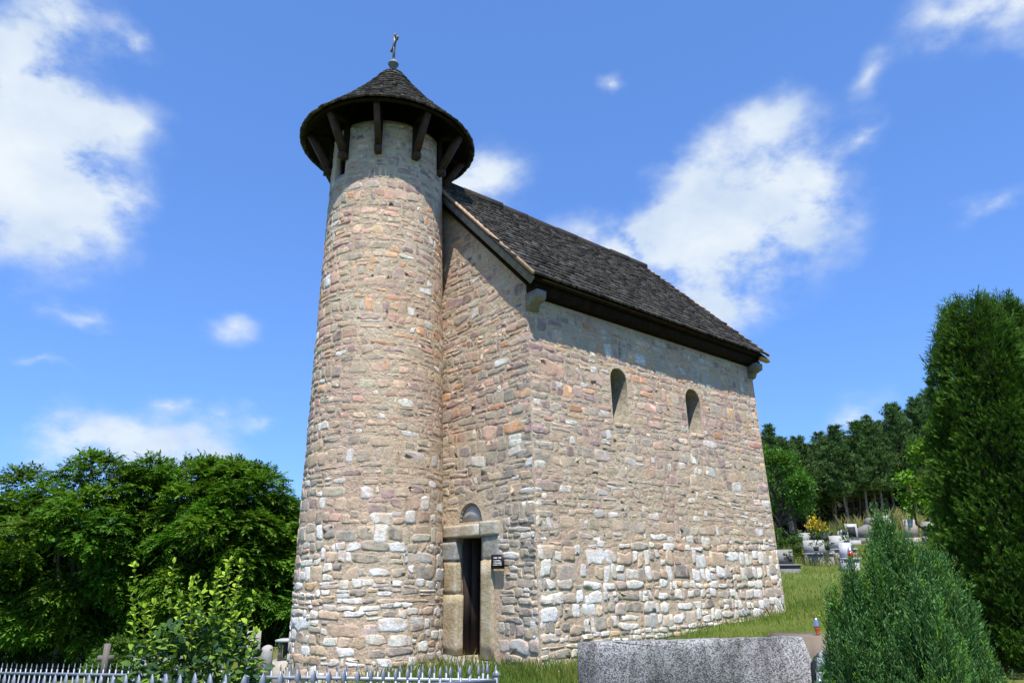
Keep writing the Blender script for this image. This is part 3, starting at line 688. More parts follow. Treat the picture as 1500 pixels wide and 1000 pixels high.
while s_ < dl[-1] - .02:
    sp = max(0, s_); r_ = np.interp(sp, dl, path[:, 0]); z_ = np.interp(sp, dl, path[:, 1])
    r2 = np.interp(min(sp + .1, dl[-1]), dl, path[:, 0]); z2 = np.interp(min(sp + .1, dl[-1]), dl, path[:, 1])
    if s_ < 0: r_ += .035; z_ -= .04
    th0 = rng.uniform(0, 1); th_ = 0
    while th_ < 2 * math.pi:
        w = rng.uniform(.06, .12); dth = w / max(r_, .12)
        ang = th0 + th_ + dth / 2; er = np.array([math.cos(ang), math.sin(ang), 0]); ta = np.array([-er[1], er[0], 0])
        sl_ = math.atan2(z2 - z_, r_ - r2) if r_ > r2 + 1e-6 else 1.2
        up = -er * math.cos(sl_) + Z3 * math.sin(sl_); nr = er * math.sin(sl_) + Z3 * math.cos(sl_)
        P = np.array([tc0[0], tc0[1], 0]) + er * r_ + Z3 * z_ + up * rng.normal(0, .005)
        V, Q = shingle_geo(P, ta, up, nr, w * .95, min(.32, dl[-1] - s_ + .03), .05, rng); col = shingle_col(rng)
        face = er[:2] @ TOC
        if row < 9 and face > .35: singles.append((V, Q, col))
        else: rest.add(V, Q, col=col)
        th_ += dth
    s_ += .18 * rng.uniform(.95, 1.05); row += 1
for k, (V, Q, col) in enumerate(singles):
    if k < 300: MB().add(V, Q, col=col).build('shingle', M['shingle'], troof)
    else: rest.add(V, Q, col=col)
rest.build('shingle_covering', M['shingle'], troof, kind='stuff')
# struts under the tower eaves
for k in range(10):
    ph = R(-9.5 + 36 * k); d = np.array([*(TOC * math.cos(ph) + TRT * math.sin(ph)), 0]); c0 = np.array([*tcen(8.5), 0]); rw = trad(8.4)
    tt = np.cross(Z3, d)
    mbq = MB(); beam(mbq, c0 + d * (rw + .06) + Z3 * 8.16, c0 + d * (TRE - .13) + Z3 * 8.93, .115, .14, up=d)
    br = mbq.build('strut', M['wood_strut'], church)
    mbq = MB(); beam(mbq, c0 + d * (rw + .035) + Z3 * 8.08, c0 + d * (rw + .035) + Z3 * 8.95, .115, .075, up=d); mbq.build('wall_post', M['wood_dark'], br)
    mbq = MB(); V, Q = obox(c0 + d * (rw + .075) + Z3 * 8.10, (tt, d, Z3), (.065, .095, .06)); mbq.add(V, Q); mbq.build('strut_foot', M['wood_strut'], br)
    mbq = MB(); beam(mbq, c0 + d * (rw - .3) + Z3 * 8.96, c0 + d * (TRE - .06) + Z3 * 8.90, .085, .08); mbq.build('tie_beam', M['wood_dark'], br)
# finial ball and cross
mbq = MB(); lathe(mbq, (tc0[0], tc0[1], 10.90), [(.0, .0), (.16, .0), (.10, .05), (.05, .08), (.038, .15), (.05, .19), (.10, .23), (.118, .28), (.124, .285), (.118, .295), (.10, .35), (.055, .39), (.03, .40), (.022, .45), (0, .45)], 28)
fin = mbq.build('finial', M['zinc'], church, smooth=True)
AR = np.array([-.438, .899, 0]); AP = np.array([.899, .438, 0])
mbq = MB(); cz = 11.30
cc = np.array([tc0[0], tc0[1], 0]); beam(mbq, cc + Z3 * cz, cc + Z3 * (cz + .70), .035, .05, up=S3)
beam(mbq, cc + Z3 * (cz + .46) - AR * .24, cc + Z3 * (cz + .46) + AR * .24, .035, .05)
for e in (-1, 1):
    V, Q = obox(cc + Z3 * (cz + .46) + AR * .22 * e, (AP, unit(AR + Z3), unit(AR - Z3)), (.022, .05, .05)); mbq.add(V, Q)
V, Q = obox(cc + Z3 * (cz + .70), (AP, unit(AR + Z3), unit(AR - Z3)), (.022, .05, .05)); mbq.add(V, Q)
V, Q = obox(cc + Z3 * (cz + .46), (AP, unit(AR + Z3), unit(AR - Z3)), (.023, .07, .07)); mbq.add(V, Q)
mbq.build('cross', M['cross'], church, label='weathered metal cross on the tower tip')
#PART2
# ------------------------------------------------------------------ foreground slab tomb, ledge, lantern, bag
def tagged(name, loc, label, cat, group=None):
    o = empty(name, loc, label=label, category=cat)
    if group: o['group'] = group
    return o
tomb = tagged('tomb_slab', (1.9, 8.0, -1.4), 'big upright speckled terrazzo grave slab with slanted right edge in front of the nave', 'grave slab')
mbq = MB(); tx = np.linspace(2.945, .668, 34); poly_prism(mbq, [(.665, 8.0, -1.75), (3.30, 8.0, -1.75), (3.12, 8.0, -1.18)] + [(x, 8.0 + rng.normal(0, .002), -.622 - (2.945 - x) * .0167 + rng.normal(0, .0025) - (.012 if rng.random() < .1 else 0)) for x in tx] + [(.661, 8.0, -.9), (.668, 8.0, -1.3)], (0, .14, 0)); mbq.build('slab', M['terrazzo'], tomb)
mbq = MB(); poly_prism(mbq, [(3.312, 8.01, -1.75), (3.362, 8.01, -1.75), (3.005, 8.01, -.625), (2.957, 8.01, -.625)], (0, .16, 0), (1.0, 1.0, .98)); mbq.add(*obox((1.8, 8.10, -1.70), np.eye(3), (1.6, .16, .12))[:2], col=(.8, .8, .8)); mbq.build('edge_strip', M['terrazzo'], tomb)
ledge = tagged('grave_kerb', (3.3, 8.6, -1.3), 'low brown-grey stone grave ledge carrying the lantern behind the terrazzo slab', 'grave kerb')
mbq = MB(); V, Q = obox((3.42, 8.62, -.95), np.eye(3), (.46, .30, .305)); mbq.add(wobble(V, .006, rng), Q, col=(.20, .16, .125)); mbq.build('kerb_block', M['grave'], ledge)
mbq = MB(); V, Q = obox((3.42, 8.60, -1.35), np.eye(3), (.50, .34, .12)); mbq.add(V, Q, col=(.30, .28, .26)); mbq.build('footing', M['grave'], ledge)
M['red_glass'] = mat_surface('amber_glass', [(.3, (.32, .05, .012)), (.7, (.5, .10, .03))], 9, 3, .15, 0, spec=.6)
M['chrome'] = mat_surface('polished_metal', [(.3, (.30, .34, .40)), (.7, (.5, .54, .6))], 9, 3, .22, 0, metallic=.85)
lant = tagged('grave_lantern', (3.385, 8.55, -.645), 'small amber glass grave lantern with metal cap on the stone ledge', 'lantern')
c0 = (3.385, 8.55, -.643)
mbq = MB(); lathe(mbq, c0, [(0, 0), (.022, 0), (.022, .008), (.018, .02), (.030, .055), (.036, .085), (.0, .086)], 18); mbq.build('glass_cup', M['red_glass'], lant, smooth=True)
mbq = MB(); lathe(mbq, c0, [(.0, .083), (.038, .084), (.038, .092), (.033, .10), (.030, .13), (.02, .165), (.008, .178), (0, .18)], 18); mbq.build('cap', M['chrome'], lant, smooth=True)
M['bag_grey'] = mat_surface('bag_strap', [(.3, (.16, .18, .23)), (.7, (.28, .31, .37))], 20, 5, .7, .3, .004, 60)
M['bag_dark'] = mat_surface('bag_cloth', [(.3, (.012, .013, .016)), (.7, (.03, .032, .038))], 20, 5, .8, .4, .006, 40)
bag = tagged('backpack', (3.06, 7.6, -1.5), 'dark bag with grey straps half hidden between the slab and the blue-green conifer', 'bag')
mbq = MB(); V, Q = quoin((0, 0, 0), 1, 1, 1, rng, 5, .02, 7); mbq.add(np.array([3.13, 7.68, -1.16]) + (V * [.17, .11, .40]), Q); mbq.build('body', M['bag_dark'], bag, smooth=True)
mbq = MB(); pts = [(2.965, 7.56, -1.45), (2.945, 7.55, -1.10), (2.955, 7.55, -.90), (2.985, 7.56, -.78), (3.04, 7.60, -.735)]
for p, q in zip(pts[:-1], pts[1:]): beam(mbq, p, q, .055, .018, up=(0, 1, 0))
mbq.build('strap', M['bag_grey'], bag)
mbq = MB(); V, Q = obox((2.948, 7.538, -.99), np.eye(3), (.036, .012, .024)); mbq.add(V, Q); mbq.build('buckle', M['chrome'], bag)
mbq = MB(); V, Q = obox((3.08, 7.575, -.83), (unit((1, 0, -.15)), np.array([0, 1, 0]), unit((.15, 0, 1))), (.10, .02, .045)); mbq.add(V, Q); mbq.build('flap', M['bag_grey'], bag)

# ------------------------------------------------------------------ picket fence round the near grave
fence = tagged('metal_fence', (-1.56, 4.2, -1.5), 'silver grey metal picket fence with diamond spear tips around the grave plot', 'fence')
def picket_mesh(nm, hw, hh):
    m_ = MB(); w = .007
    V, Q = obox((0, 0, -.5 - hh * .35), np.eye(3), (w, w, .5 - hh * .3)); m_.add(V, Q)
    pr_ = [(0.006, -hh * .75), (.009, -hh * .62), (hw, -hh * .38), (hw * .55, -hh * .15), (0.001, 0)]
    ringV = []
    for x, z in pr_: ringV += [(-x, 0, z), (0, -max(.0025, x * .28), z), (x, 0, z), (0, max(.0025, x * .28), z)]
    Q = []
    for i in range(len(pr_) - 1):
        for j in range(4): k = (j + 1) % 4; Q.append([i * 4 + j, i * 4 + k, (i + 1) * 4 + k, (i + 1) * 4 + j])
    m_.add(ringV, Q); return m_.mesh(nm, M['fence'])
pkA = picket_mesh('picket', .027, .125); pkB = picket_mesh('picket', .015, .10)
fN = np.array([-1.56, 4.2, -.485]); fR = np.array([-.155, 6.5, -.70]); dL = unit([-.852, .522, 0])
def fence_run(p, q, me, skip0=False):
    ln = np.linalg.norm((q - p)[:2]); n = max(1, int(round(ln / .13))); d = (q - p) / n; ang = math.atan2(d[1], d[0])
    for i in range(1 if skip0 else 0, n + 1):
        o = bpy.data.objects.new('picket', me); COL.objects.link(o); P = p + d * i; o.location = P + np.array([0, 0, rnd.gauss(0, .004)]); o.rotation_euler = (rnd.gauss(0, .012), rnd.gauss(0, .015), ang + rnd.gauss(0, .06)); setpar(o, fence)
    for dz in (-.125, -.85):
        mbq = MB(); beam(mbq, p + Z3 * dz, q + Z3 * dz, .022, .03); mbq.build('rail', M['fence'], fence)
fence_run(fN, fN + dL * 5.2 + Z3 * (-.06 * 5.2), pkA); fence_run(fN, fR, pkA, True); fence_run(fR, fR + dL * 9.6 + Z3 * (-.048 * 9.6), pkB, True)
for P in (fR, fN):
    mbq = MB(); beam(mbq, P + Z3 * -.1, P + Z3 * -1.05, .034, .034, up=(0, 1, 0)); V, Q = obox(P + Z3 * -.075, (unit((1, 0, 1)), np.array([0, 1, 0]), unit((-1, 0, 1))), (.026, .012, .026)); mbq.add(V, Q); mbq.build('corner_post', M['fence'], fence)

# ------------------------------------------------------------------ gravestones
def local_obj(name, me, parent):
    o = bpy.data.objects.new(name, me); COL.objects.link(o); o.parent = parent; return o
def grave(x, y, w, h, t, top, col, label, rz=0.0, panel=None, z=None, group='graves on the slope', name='headstone'):
    e = tagged(name, (x, y, z if z is not None else g1(x, y)), label, 'gravestone', group); w, h = (w * .8, h * .74) if y > 20 else (w, h); e.rotation_euler = (0, 0, rz)
    m_ = MB(); V, Q = obox((0, 0, .06), np.eye(3), (w * .62, t * 1.1, .14)); m_.add(V, Q, col=np.array(col) * .85); local_obj('plinth', m_.mesh('plinth', M['grave']), e)
    if top == 'arch': pr_ = [(-w / 2, .2), (w / 2, .2)] + [(w / 2 * math.cos(a), h - w * .35 + w * .35 * math.sin(a)) for a in np.linspace(0, math.pi, 9)]
    elif top == 'slant': pr_ = [(-w / 2, .2), (w / 2, .2), (w / 2 * .95, h * .92), (w * .1, h), (-w / 2 * .95, h * .8)]
    elif top == 'cross':
        a = .19 * w
        m_ = MB()
        for cx_, cz_, hx_, hz_ in ((0, (h + .2) / 2, a, (h - .2) / 2), (0, h * .72, w / 2, a)): V, Q = obox((0, .004 * hx_, cz_), np.eye(3), (hx_, t / 2 - (.006 if hx_ > hz_ else 0), hz_)); m_.add(V, Q, col=col)
        local_obj('cross', m_.mesh('cross', M['grave']), e); pr_ = None
    else: pr_ = [(-w / 2, .2), (w / 2, .2), (w / 2 * .97, h), (-w / 2 * .97, h)]
    if pr_:
        m_ = MB(); poly_prism(m_, [(a, -t / 2, b) for a, b in pr_], (0, t, 0), col); local_obj('stone', m_.mesh('stone', M['grave']), e)
    if panel:
        m_ = MB(); V, Q = obox((0, -t / 2 - .006, h * .62), np.eye(3), (w * .33, .008, h * .24)); m_.add(V, Q, col=panel); local_obj('inscription_panel', m_.mesh('inscription_panel', M['grave']), e)
    return e
W_ = (.46, .46, .45); G_ = (.22, .22, .21); LG = (.38, .38, .37)
grave(11.85, 30, .55, .95, .14, 'flat', LG, 'light grey slab headstone just left of the yellow flowering broom', -.2)
grave(12.25, 28, .58, .95, .14, 'flat', LG, 'plain pale grey headstone right of the black vase with flowers', -.25)
grave(12.98, 29, .5, 1.0, .14, 'arch', W_, 'white round-topped headstone with a green wreath', -.25, None)
grave(13.80, 30, .56, 1.15, .16, 'flat', W_, 'white headstone with a black panel behind the cypress tip', -.3, (.03, .03, .035))
grave(14.45, 30.2, .8, 1.0, .16, 'slant', G_, 'grey slanted headstone beside the white one with a black panel', -.3)
grave(15.2, 31.2, .55, 1.25, .16, 'arch', (.17, .17, .165), 'dark grey round-topped headstone above the cypress tip', -.3)
grave(15.9, 31.5, .8, 1.2, .16, 'flat', W_, 'white headstone farthest up the slope beside the tall grass', -.3)
grave(14.62, 27, .55, 1.15, .18, 'flat', (.40, .36, .31), 'brownish headstone at the left edge of the tall thuja', -.3)
grave(15.05, 26.6, .5, .95, .18, 'flat', (.25, .25, .25), 'dark headstone partly behind the tall thuja', -.3)
def tombbox(x, y, w, d, h, col, label, rz=-.25, z=None):
    e = tagged('tomb', (x, y, z if z is not None else g1(x, y)), label, 'tomb', 'graves on the slope'); e.rotation_euler = (0, 0, rz)
    m_ = MB(); V, Q = obox((0, d / 2, h / 2 - .2), np.eye(3), (w / 2, d / 2, h / 2 + .2)); m_.add(V, Q, col=np.array(col) * .9); local_obj('kerb', m_.mesh('kerb', M['grave']), e)
    m_ = MB(); V, Q = obox((0, d / 2, h + .025), np.eye(3), (w / 2 + .04, d / 2 + .04, .03)); m_.add(V, Q, col=col); local_obj('cover_slab', m_.mesh('cover_slab', M['grave']), e)
    m_ = MB(); V, Q = obox((0, d - .08, h + .28), np.eye(3), (w * .42, .06, .26)); m_.add(V, Q, col=np.array(col) * 1.1); local_obj('head_block', m_.mesh('head_block', M['grave']), e)
    return e
tombbox(10.75, 26, .85, 1.4, .36, LG, 'grey concrete tomb with flowers at the top of the lawn')
tombbox(11.65, 26, .7, 1.3, .42, LG, 'pale tomb with yellow flowers and a dark panel beside the cypress')
tombbox(10.45, 23, .42, .9, .34, (.45, .46, .50), 'small light tomb with an orange lantern behind the cypress')
tombbox(8.75, 24, .9, 1.2, .22, G_, 'low grey grave kerb beside the right corner of the church')
def bouquet(x, y, z, r, cols, label, group='flowers on the graves', pot=True, n=60):
    e = tagged('flower_bouquet', (x, y, z), label, 'flowers', group); rg = np.random.default_rng(int(abs(x * 97 + y * 31)))
    if pot:
        m_ = MB(); lathe(m_, (0, 0, 0), [(0, 0), (r * .35, 0), (r * .5, r * .7), (0, r * .7)], 12, (.05, .05, .055)); local_obj('pot', m_.mesh('pot', M['grave']), e)
    P = unit(rg.normal(0, 1, (n, 3))); P[:, 2] = np.abs(P[:, 2]); P = P * r * rg.uniform(.4, 1, (n, 1)) + [0, 0, r * .7]
    m_ = MB(); leaves(m_, P[:n // 2], P[:n // 2] - [0, 0, r * .4], rg.normal(0, 1, (n // 2, 3)), r * .55, r * .25, np.array((.03, .09, .02)) * rg.uniform(.7, 1.4, (n // 2, 1))); local_obj('foliage', m_.mesh('foliage', M['leaf']), e)
    m_ = MB(); k = n - n // 2; cc_ = np.array(cols)[rg.integers(len(cols), size=k)]
    for a in (0, 1.05, 2.1): leaves(m_, P[n // 2:] - np.array([math.cos(a), math.sin(a), 0]) * r * .13, np.tile([math.cos(a), math.sin(a), .15], (k, 1)), np.tile([0, 0, 1.], (k, 1)), r * .3, r * .2, cc_)
    local_obj('blossom', m_.mesh('blossom', M['petal']), e)
WH = (.75, .75, .72); PK = (.65, .25, .32); YL = (.7, .55, .05); BL = (.2, .28, .5); RD = (.5, .04, .04); PU = (.25, .12, .3)
for x, y, r, cols, lb, dz in ((11.55, 29.6, .16, [WH], 'white flowers left of the light grey slab headstone', .5), (12.1, 29.7, .18, [WH, PK], 'white and pink flowers right of the light grey slab headstone', .45), (10.55, 25.8, .2, [(.05, .18, .12), WH], 'green wreath with white flowers on the left of the grey tomb', .5), (10.95, 25.8, .2, [PU, WH, PK], 'purple and white flowers on the right of the grey tomb', .5),
                          (11.75, 27.8, .24, [WH, BL], 'big white and blue bouquet in a black vase', .6), (11.65, 25.8, .2, [YL, WH], 'yellow and white flowers on the pale tomb', .6), (12.98, 28.8, .2, [(.05, .25, .10), YL], 'green wreath leaning on the white round-topped headstone', .55), (10.6, 28, .22, [WH], 'white flowers beside the bush at the church corner', .55),
                          (15.2, 30.9, .18, [WH], 'white flowers before the dark grey round-topped headstone', .5), (14.62, 26.7, .2, [WH, BL], 'white flowers on top of the brownish headstone', 1.15), (9.3, 25, .2, [WH, YL], 'white flowers on the low kerb beside the church', .25)):
    bouquet(x, y, g1(x, y) + dz, r, cols, lb)
l2 = tagged('grave_lantern', (10.42, 22.95, g1(10.42, 22.95) + .40), 'orange grave lantern on the small light tomb', 'lantern')
m_ = MB(); lathe(m_, (0, 0, 0), [(0, 0), (.07, 0), (.09, .12), (.07, .2), (0, .2)], 14); local_obj('glass_cup', m_.mesh('glass_cup', M['red_glass'], True), l2)
m_ = MB(); lathe(m_, (0, 0, .2), [(.075, 0), (.06, .05), (0, .12)], 14); local_obj('cap', m_.mesh('cap', M['chrome'], True), l2)
# graves left of the tower
grave(-8.47, 16, .30, 1.0, .10, 'cross', (.16, .145, .13), 'weathered stone cross standing before the dark trees at left', .35, group='graves left of the tower', name='stone_cross')
grave(-7.6, 16.5, 1.0, .62, .14, 'flat', (.20, .205, .21), 'low grey headstone right of the stone cross', .3, (.25, .25, .26), group='graves left of the tower')
grave(-4.42, 13, .23, .98, .16, 'flat', (.33, .32, .30), 'pale square grave pillar between the shrub and the tower', .35, group='graves left of the tower')
grave(-4.2, 13.1, .18, .72, .12, 'arch', (.42, .41, .40), 'small white round-topped stone touching the pale grave pillar', .2, group='graves left of the tower')
lt = tagged('tomb', (-4.15, 14.2, g1(-4.15, 14.2)), 'concrete tomb with a small open stone frame on top left of the tower', 'tomb', 'graves left of the tower')
zt_ = -1.46 - g1(-4.15, 14.2)
for nm_, c_, h_, cl in (('kerb', (0, .3, zt_ / 2 - .1), (.42, .4, zt_ / 2 + .1), (.42, .38, .32)), ('frame_back', (0, .5, zt_ + .16), (.26, .03, .15), (.05, .045, .045)), ('pillar', (-.23, .2, zt_ + .165), (.03, .03, .16), (.2, .2, .2)), ('pillar', (.23, .2, zt_ + .165), (.03, .03, .16), (.2, .2, .2)), ('frame_lintel', (0, .3, zt_ + .35), (.30, .22, .022), (.5, .49, .47))):
    m_ = MB(); V, Q = obox(c_, np.eye(3), h_); m_.add(V, Q, col=cl); local_obj(nm_, m_.mesh(nm_, M['grave']), lt)
bouquet(-3.93, 12.75, -1.22, .10, [(.65, .38, .25), (.6, .45, .3)], 'peach coloured flowers close against the foot of the tower', 'flowers left of the tower', False, 40)
bouquet(-4.1, 13.95, -1.46, .09, [WH, YL], 'pale flowers on the concrete tomb left of the tower', 'flowers left of the tower', False, 40)

# ------------------------------------------------------------------ trees
def limb_path(p, q, rg, bend=.08, n=5):
    p = np.asarray(p, float); q = np.asarray(q, float); t = np.linspace(0, 1, n)[:, None]; ln = np.linalg.norm(q - p)
    return p + (q - p) * t + rg.normal(0, bend * ln, (n, 3)) * np.sin(t * math.pi) + np.array([0, 0, .10 * ln]) * (t * (1 - t))
def broad_tree(name, x, y, top, rx, ry, bottom, label, seed, ncl=66, nleaf=105, leaf=.16, col=(.070, .165, .016), group=None, trunk_r=.16, cat='tree', zc=None, pinnate=True):
    rg = np.random.default_rng(seed); gz_ = g1(x, y); e = tagged(name, (x, y, gz_), label, cat, group)
    zc = zc if zc is not None else bottom + (top - bottom) * .48
    cl = []
    while len(cl) < ncl:
        d = unit(rg.normal(0, 1, 3)); f = rg.uniform(.35, .92) ** .6
        r3 = np.array([rx, ry, (top - zc) if d[2] > 0 else (zc - bottom)]); p = np.array([x, y, zc]) + d * r3 * f
        cl.append((p, rg.uniform(.14, .27) * min(rx, ry)))
    tr = MB(); base = np.array([x, y, gz_ - .2]); fork = np.array([x + rg.normal(0, .1), y, gz_ + (zc - gz_) * .45])
    tube(tr, limb_path(base, fork, rg, .03), np.linspace(trunk_r, trunk_r * .75, 5), 9); ends = sorted(cl, key=lambda c: rg.random())[:16]
    for p, r in ends: tube(tr, limb_path(fork, p, rg), np.linspace(trunk_r * .5, .015, 5), 6, cap=False)
    tube(tr, limb_path(fork, (x, y, top - .5), rg, .03), np.linspace(trunk_r * .75, .02, 5), 8)
    cr = MB(); Ps = []; Ds = []; Cs = []
    for p, r in cl:
        m_ = int(nleaf * (r / (.2 * min(rx, ry))) ** 2); d = unit(rg.normal(0, 1, (m_, 3))); d[:, 2] = np.where(rg.random(m_) < .65, np.abs(d[:, 2]), d[:, 2])
        q = p + d * r * rg.uniform(.45, 1.1, (m_, 1)) * [1.2, 1.2, .85]; Ps.append(q); dd = d * .8 + unit(q - [x, y, zc]) * .5 + rg.normal(0, .3, (m_, 3)) - [0, 0, .25]; Ds.append(unit(dd))
        Cs.append(np.array(col) * rg.uniform(.75, 1.3) * rg.uniform(.75, 1.3, (m_, 1)) * np.array([rg.uniform(.9, 1.25), 1, 1]))
    P = np.concatenate(Ps); D = np.concatenate(Ds); C = np.concatenate(Cs); n = len(P)
    if pinnate:
        S_ = unit(np.cross(D, rg.normal(0, .4, (n, 3)) + [0, 0, 1.])); L = leaf * 2.2 * rg.uniform(.8, 1.2, (n, 1))
        for k in range(5):
            t = .15 + .2 * k; B = P + D * L * t - np.array([0, 0, 1.]) * L * .35 * t * t
            for sg in (-1, 1): leaves(cr, B, S_ * sg + D * .45 - [0, 0, .25], np.tile([0, 0, 1.], (n, 1)) + rg.normal(0, .35, (n, 3)), leaf * rg.uniform(.8, 1.2, n), leaf * .42, C * rg.uniform(.9, 1.1, (n, 1)))
        leaves(cr, P + D * L - np.array([0, 0, 1.]) * L * .35, D - [0, 0, .4], np.tile([0, 0, 1.], (n, 1)) + rg.normal(0, .3, (n, 3)), leaf, leaf * .45, C)
    else:
        for k in range(4):
            B = P + rg.normal(0, leaf * .7, (n, 3)); leaves(cr, B, D + rg.normal(0, .6, (n, 3)), rg.normal(0, .6, (n, 3)) + [0, 0, 1.], leaf * rg.uniform(.7, 1.3, n), leaf * .62, C * rg.uniform(.85, 1.15, (n, 1)))
    tr.build('trunk', M['bark'], e, smooth=True); cr.build('crown', M['leaf'], e, kind='stuff')
    return e
GL = 'leafy trees behind the left fence'
broad_tree('broadleaf_tree', -17.6, 26.5, 3.5, 2.9, 2.6, -2.6, 'broadleaf tree at the far left edge with a low crown', 1, group=GL)
broad_tree('broadleaf_tree', -14.9, 25.2, 4.15, 2.7, 2.5, -2.4, 'broadleaf tree second from the left, over the stone cross', 2, group=GL)
broad_tree('broadleaf_tree', -12.2, 26.6, 4.72, 2.6, 2.6, -2.2, 'tallest dark broadleaf tree above the light shrub', 3, group=GL)
broad_tree('broadleaf_tree', -9.8, 25.6, 4.15, 2.4, 2.4, -2.3, 'broadleaf tree left of the tower, right of the tallest one', 4, group=GL)
broad_tree('broadleaf_tree', -7.6, 26.8, 3.75, 2.3, 2.4, -2.2, 'broadleaf tree half hidden behind the tower', 5, group=GL)
broad_tree('broadleaf_tree', -13.4, 30, 2.6, 3.6, 2.2, -3.0, 'dark broadleaf tree filling the gap behind the tallest one', 6, 60, group=GL, col=(.045, .11, .013))
broad_tree('broadleaf_tree', -8.9, 30.5, 2.2, 3.2, 2.2, -3.0, 'dark broadleaf tree deep behind the tower', 7, 56, group=GL, col=(.045, .11, .013))
broad_tree('broadleaf_tree', -18.5, 30.5, 2.2, 3.6, 2.2, -3.2, 'dark broadleaf tree deep behind the far left edge', 8, 56, group=GL, col=(.045, .11, .013))
broad_tree('broadleaf_tree', 11.9, 33, 5.9, 1.9, 1.9, .6, 'light green broadleaf tree beside the right corner of the church', 9, 46, 70, .13, (.062, .145, .022), pinnate=False, trunk_r=.12)
broad_tree('broadleaf_bush', 9.9, 27.6, 1.9, .8, .8, .2, 'low green bush at the right corner of the church by the graves', 10, 18, 60, .08, (.05, .12, .02), pinnate=False, trunk_r=.03, cat='bush')
broad_tree('broadleaf_tree', 8.95, 14.6, 2.6, 1.0, 1.0, .2, 'light green sapling peeking out from behind the tall thuja', 12, 26, 60, .10, (.09, .19, .02), pinnate=False, trunk_r=.05)
# yellow broom on the slope
bz = g1(12.75, 31); by = tagged('broom_bush', (12.75, 31, bz), 'yellow flowering broom between the headstones', 'bush'); rg = np.random.default_rng(77)
tr = MB(); fo = MB(); fl = MB()
for k in range(46):
    a = rg.uniform(0, 6.28); r = rg.uniform(.05, .42); tip = np.array([12.75 + math.cos(a) * r, 31 + math.sin(a) * r, bz + rg.uniform(.8, 1.45) - r * .5]); b0 = np.array([12.75 + math.cos(a) * r * .25, 31 + math.sin(a) * r * .25, bz])
    tube(tr, limb_path(b0, tip, rg, .03, 4), np.linspace(.012, .004, 4), 4, cap=False)
    t = rg.uniform(.15, 1, 26)[:, None]; P = b0 + (tip - b0) * t + rg.normal(0, .04, (26, 3)); hi = t[:, 0] > .68
    leaves(fo, P[~hi], rg.normal(0, .5, ((~hi).sum(), 3)) + [0, 0, .8], rg.normal(0, 1, ((~hi).sum(), 3)), .12, .03, np.array((.07, .13, .02)))
    leaves(fl, P[hi], rg.normal(0, .6, (hi.sum(), 3)) + [0, 0, .5], rg.normal(0, 1, (hi.sum(), 3)), .09, .06, np.array((.62, .48, .02)))
tr.build('stems', M['bark'], by); fo.build('foliage', M['leaf'], by, kind='stuff'); fl.build('blossom', M['petal'], by, kind='stuff')

# pine wood: four pine shapes, copied
def pine_meshes(seed, H=9.5):
    rg = np.random.default_rng(seed); tr = MB(); pts = [(rg.normal(0, .03) * k, rg.normal(0, .03) * k, H * k / 6) for k in range(7)]
    tube(tr, pts, np.linspace(.105, .02, 7), 7); cr = MB(); h = H * rg.uniform(.34, .42); P = []; D = []
    while h < H - .1:
        t = (h / H - .35) / .65; ln = (1.75 * (1 - t) ** .75 + .18) * rg.uniform(.75, 1.15); nb = rg.integers(4, 7); a0 = rg.uniform(0, 6.28)
        for b in range(nb):
            a = a0 + b * 6.28 / nb + rg.normal(0, .25); d = np.array([math.cos(a), math.sin(a), .12 + .5 * max(t, 0)]); base = np.array([0, 0, h]) ; tip = base + unit(d) * ln * rg.uniform(.75, 1.1)
            tube(tr, [base, (base + tip) / 2 - [0, 0, .04 * ln], tip + [0, 0, .06]], [.03, .018, .006], 4, cap=False)
            m_ = int(9 + 13 * ln); tt = rg.uniform(.25, 1.05, (m_, 1)); q = base + (tip - base) * tt + rg.normal(0, .13 * ln ** .5, (m_, 3)) * [1, 1, .6]
            P.append(q); D.append(unit(tip - base) * .5 + [0, 0, .75] + rg.normal(0, .25, (m_, 3)))
        h += rg.uniform(.28, .42)
    P = np.concatenate(P); D = unit(np.concatenate(D)); n = len(P); C = np.array((.075, .140, .042)) * rg.uniform(.6, 1.5, (n, 1))
    for k in range(7): leaves(cr, P + rg.normal(0, .03, (n, 3)), D + rg.normal(0, .55, (n, 3)), rg.normal(0, 1, (n, 3)), .27 * rg.uniform(.7, 1.2, n), .05, C)
    for k in range(26):   # dead lower twigs
        z = rg.uniform(.2, .42) * H; a = rg.uniform(0, 6.28); tube(tr, [(0, 0, z), (math.cos(a) * .6, math.sin(a) * .6, z - .05 + rg.normal(0, .1))], [.012, .004], 3, cap=False)
    return tr.mesh('trunk', M['pinebark'], True), cr.mesh('crown', M['needle'])
PM = [pine_meshes(40 + k) for k in range(5)]
rg = np.random.default_rng(3); spots = []
for row, (yy_, step) in enumerate(((55, 1.6), (57.5, 1.7), (60.5, 1.8), (64, 2.1), (68, 2.5))):
    xx_ = 17.0 + row * 1.2
    while xx_ < 46 + row * 2: spots.append((xx_ + rg.normal(0, .45), yy_ + rg.normal(0, .7), row)); xx_ += step
for k, (x, y, row) in enumerate(spots):
    az_ = x / y
    if not .33 < az_ < .68: continue
    H = .90 + .20 * np.clip((az_ - .40) / .2, -.6, 1) + rg.normal(0, .07) - .05 * row
    if row and rg.random() < .1: H *= 1.1
    e = tagged('pine_tree', (x, y, g1(x, y) - .1), 'tall dark pine with a bare trunk in the wood above the graves', 'pine tree', 'pines of the wood behind the graves'); e.rotation_euler = (rg.normal(0, .015), rg.normal(0, .015), rg.uniform(0, 6.28)); e.scale = (1.05, 1.05, H * .97)
    tm, cm = PM[k % 5]; local_obj('trunk', tm, e); c_ = local_obj('crown', cm, e); c_['kind'] = 'stuff'
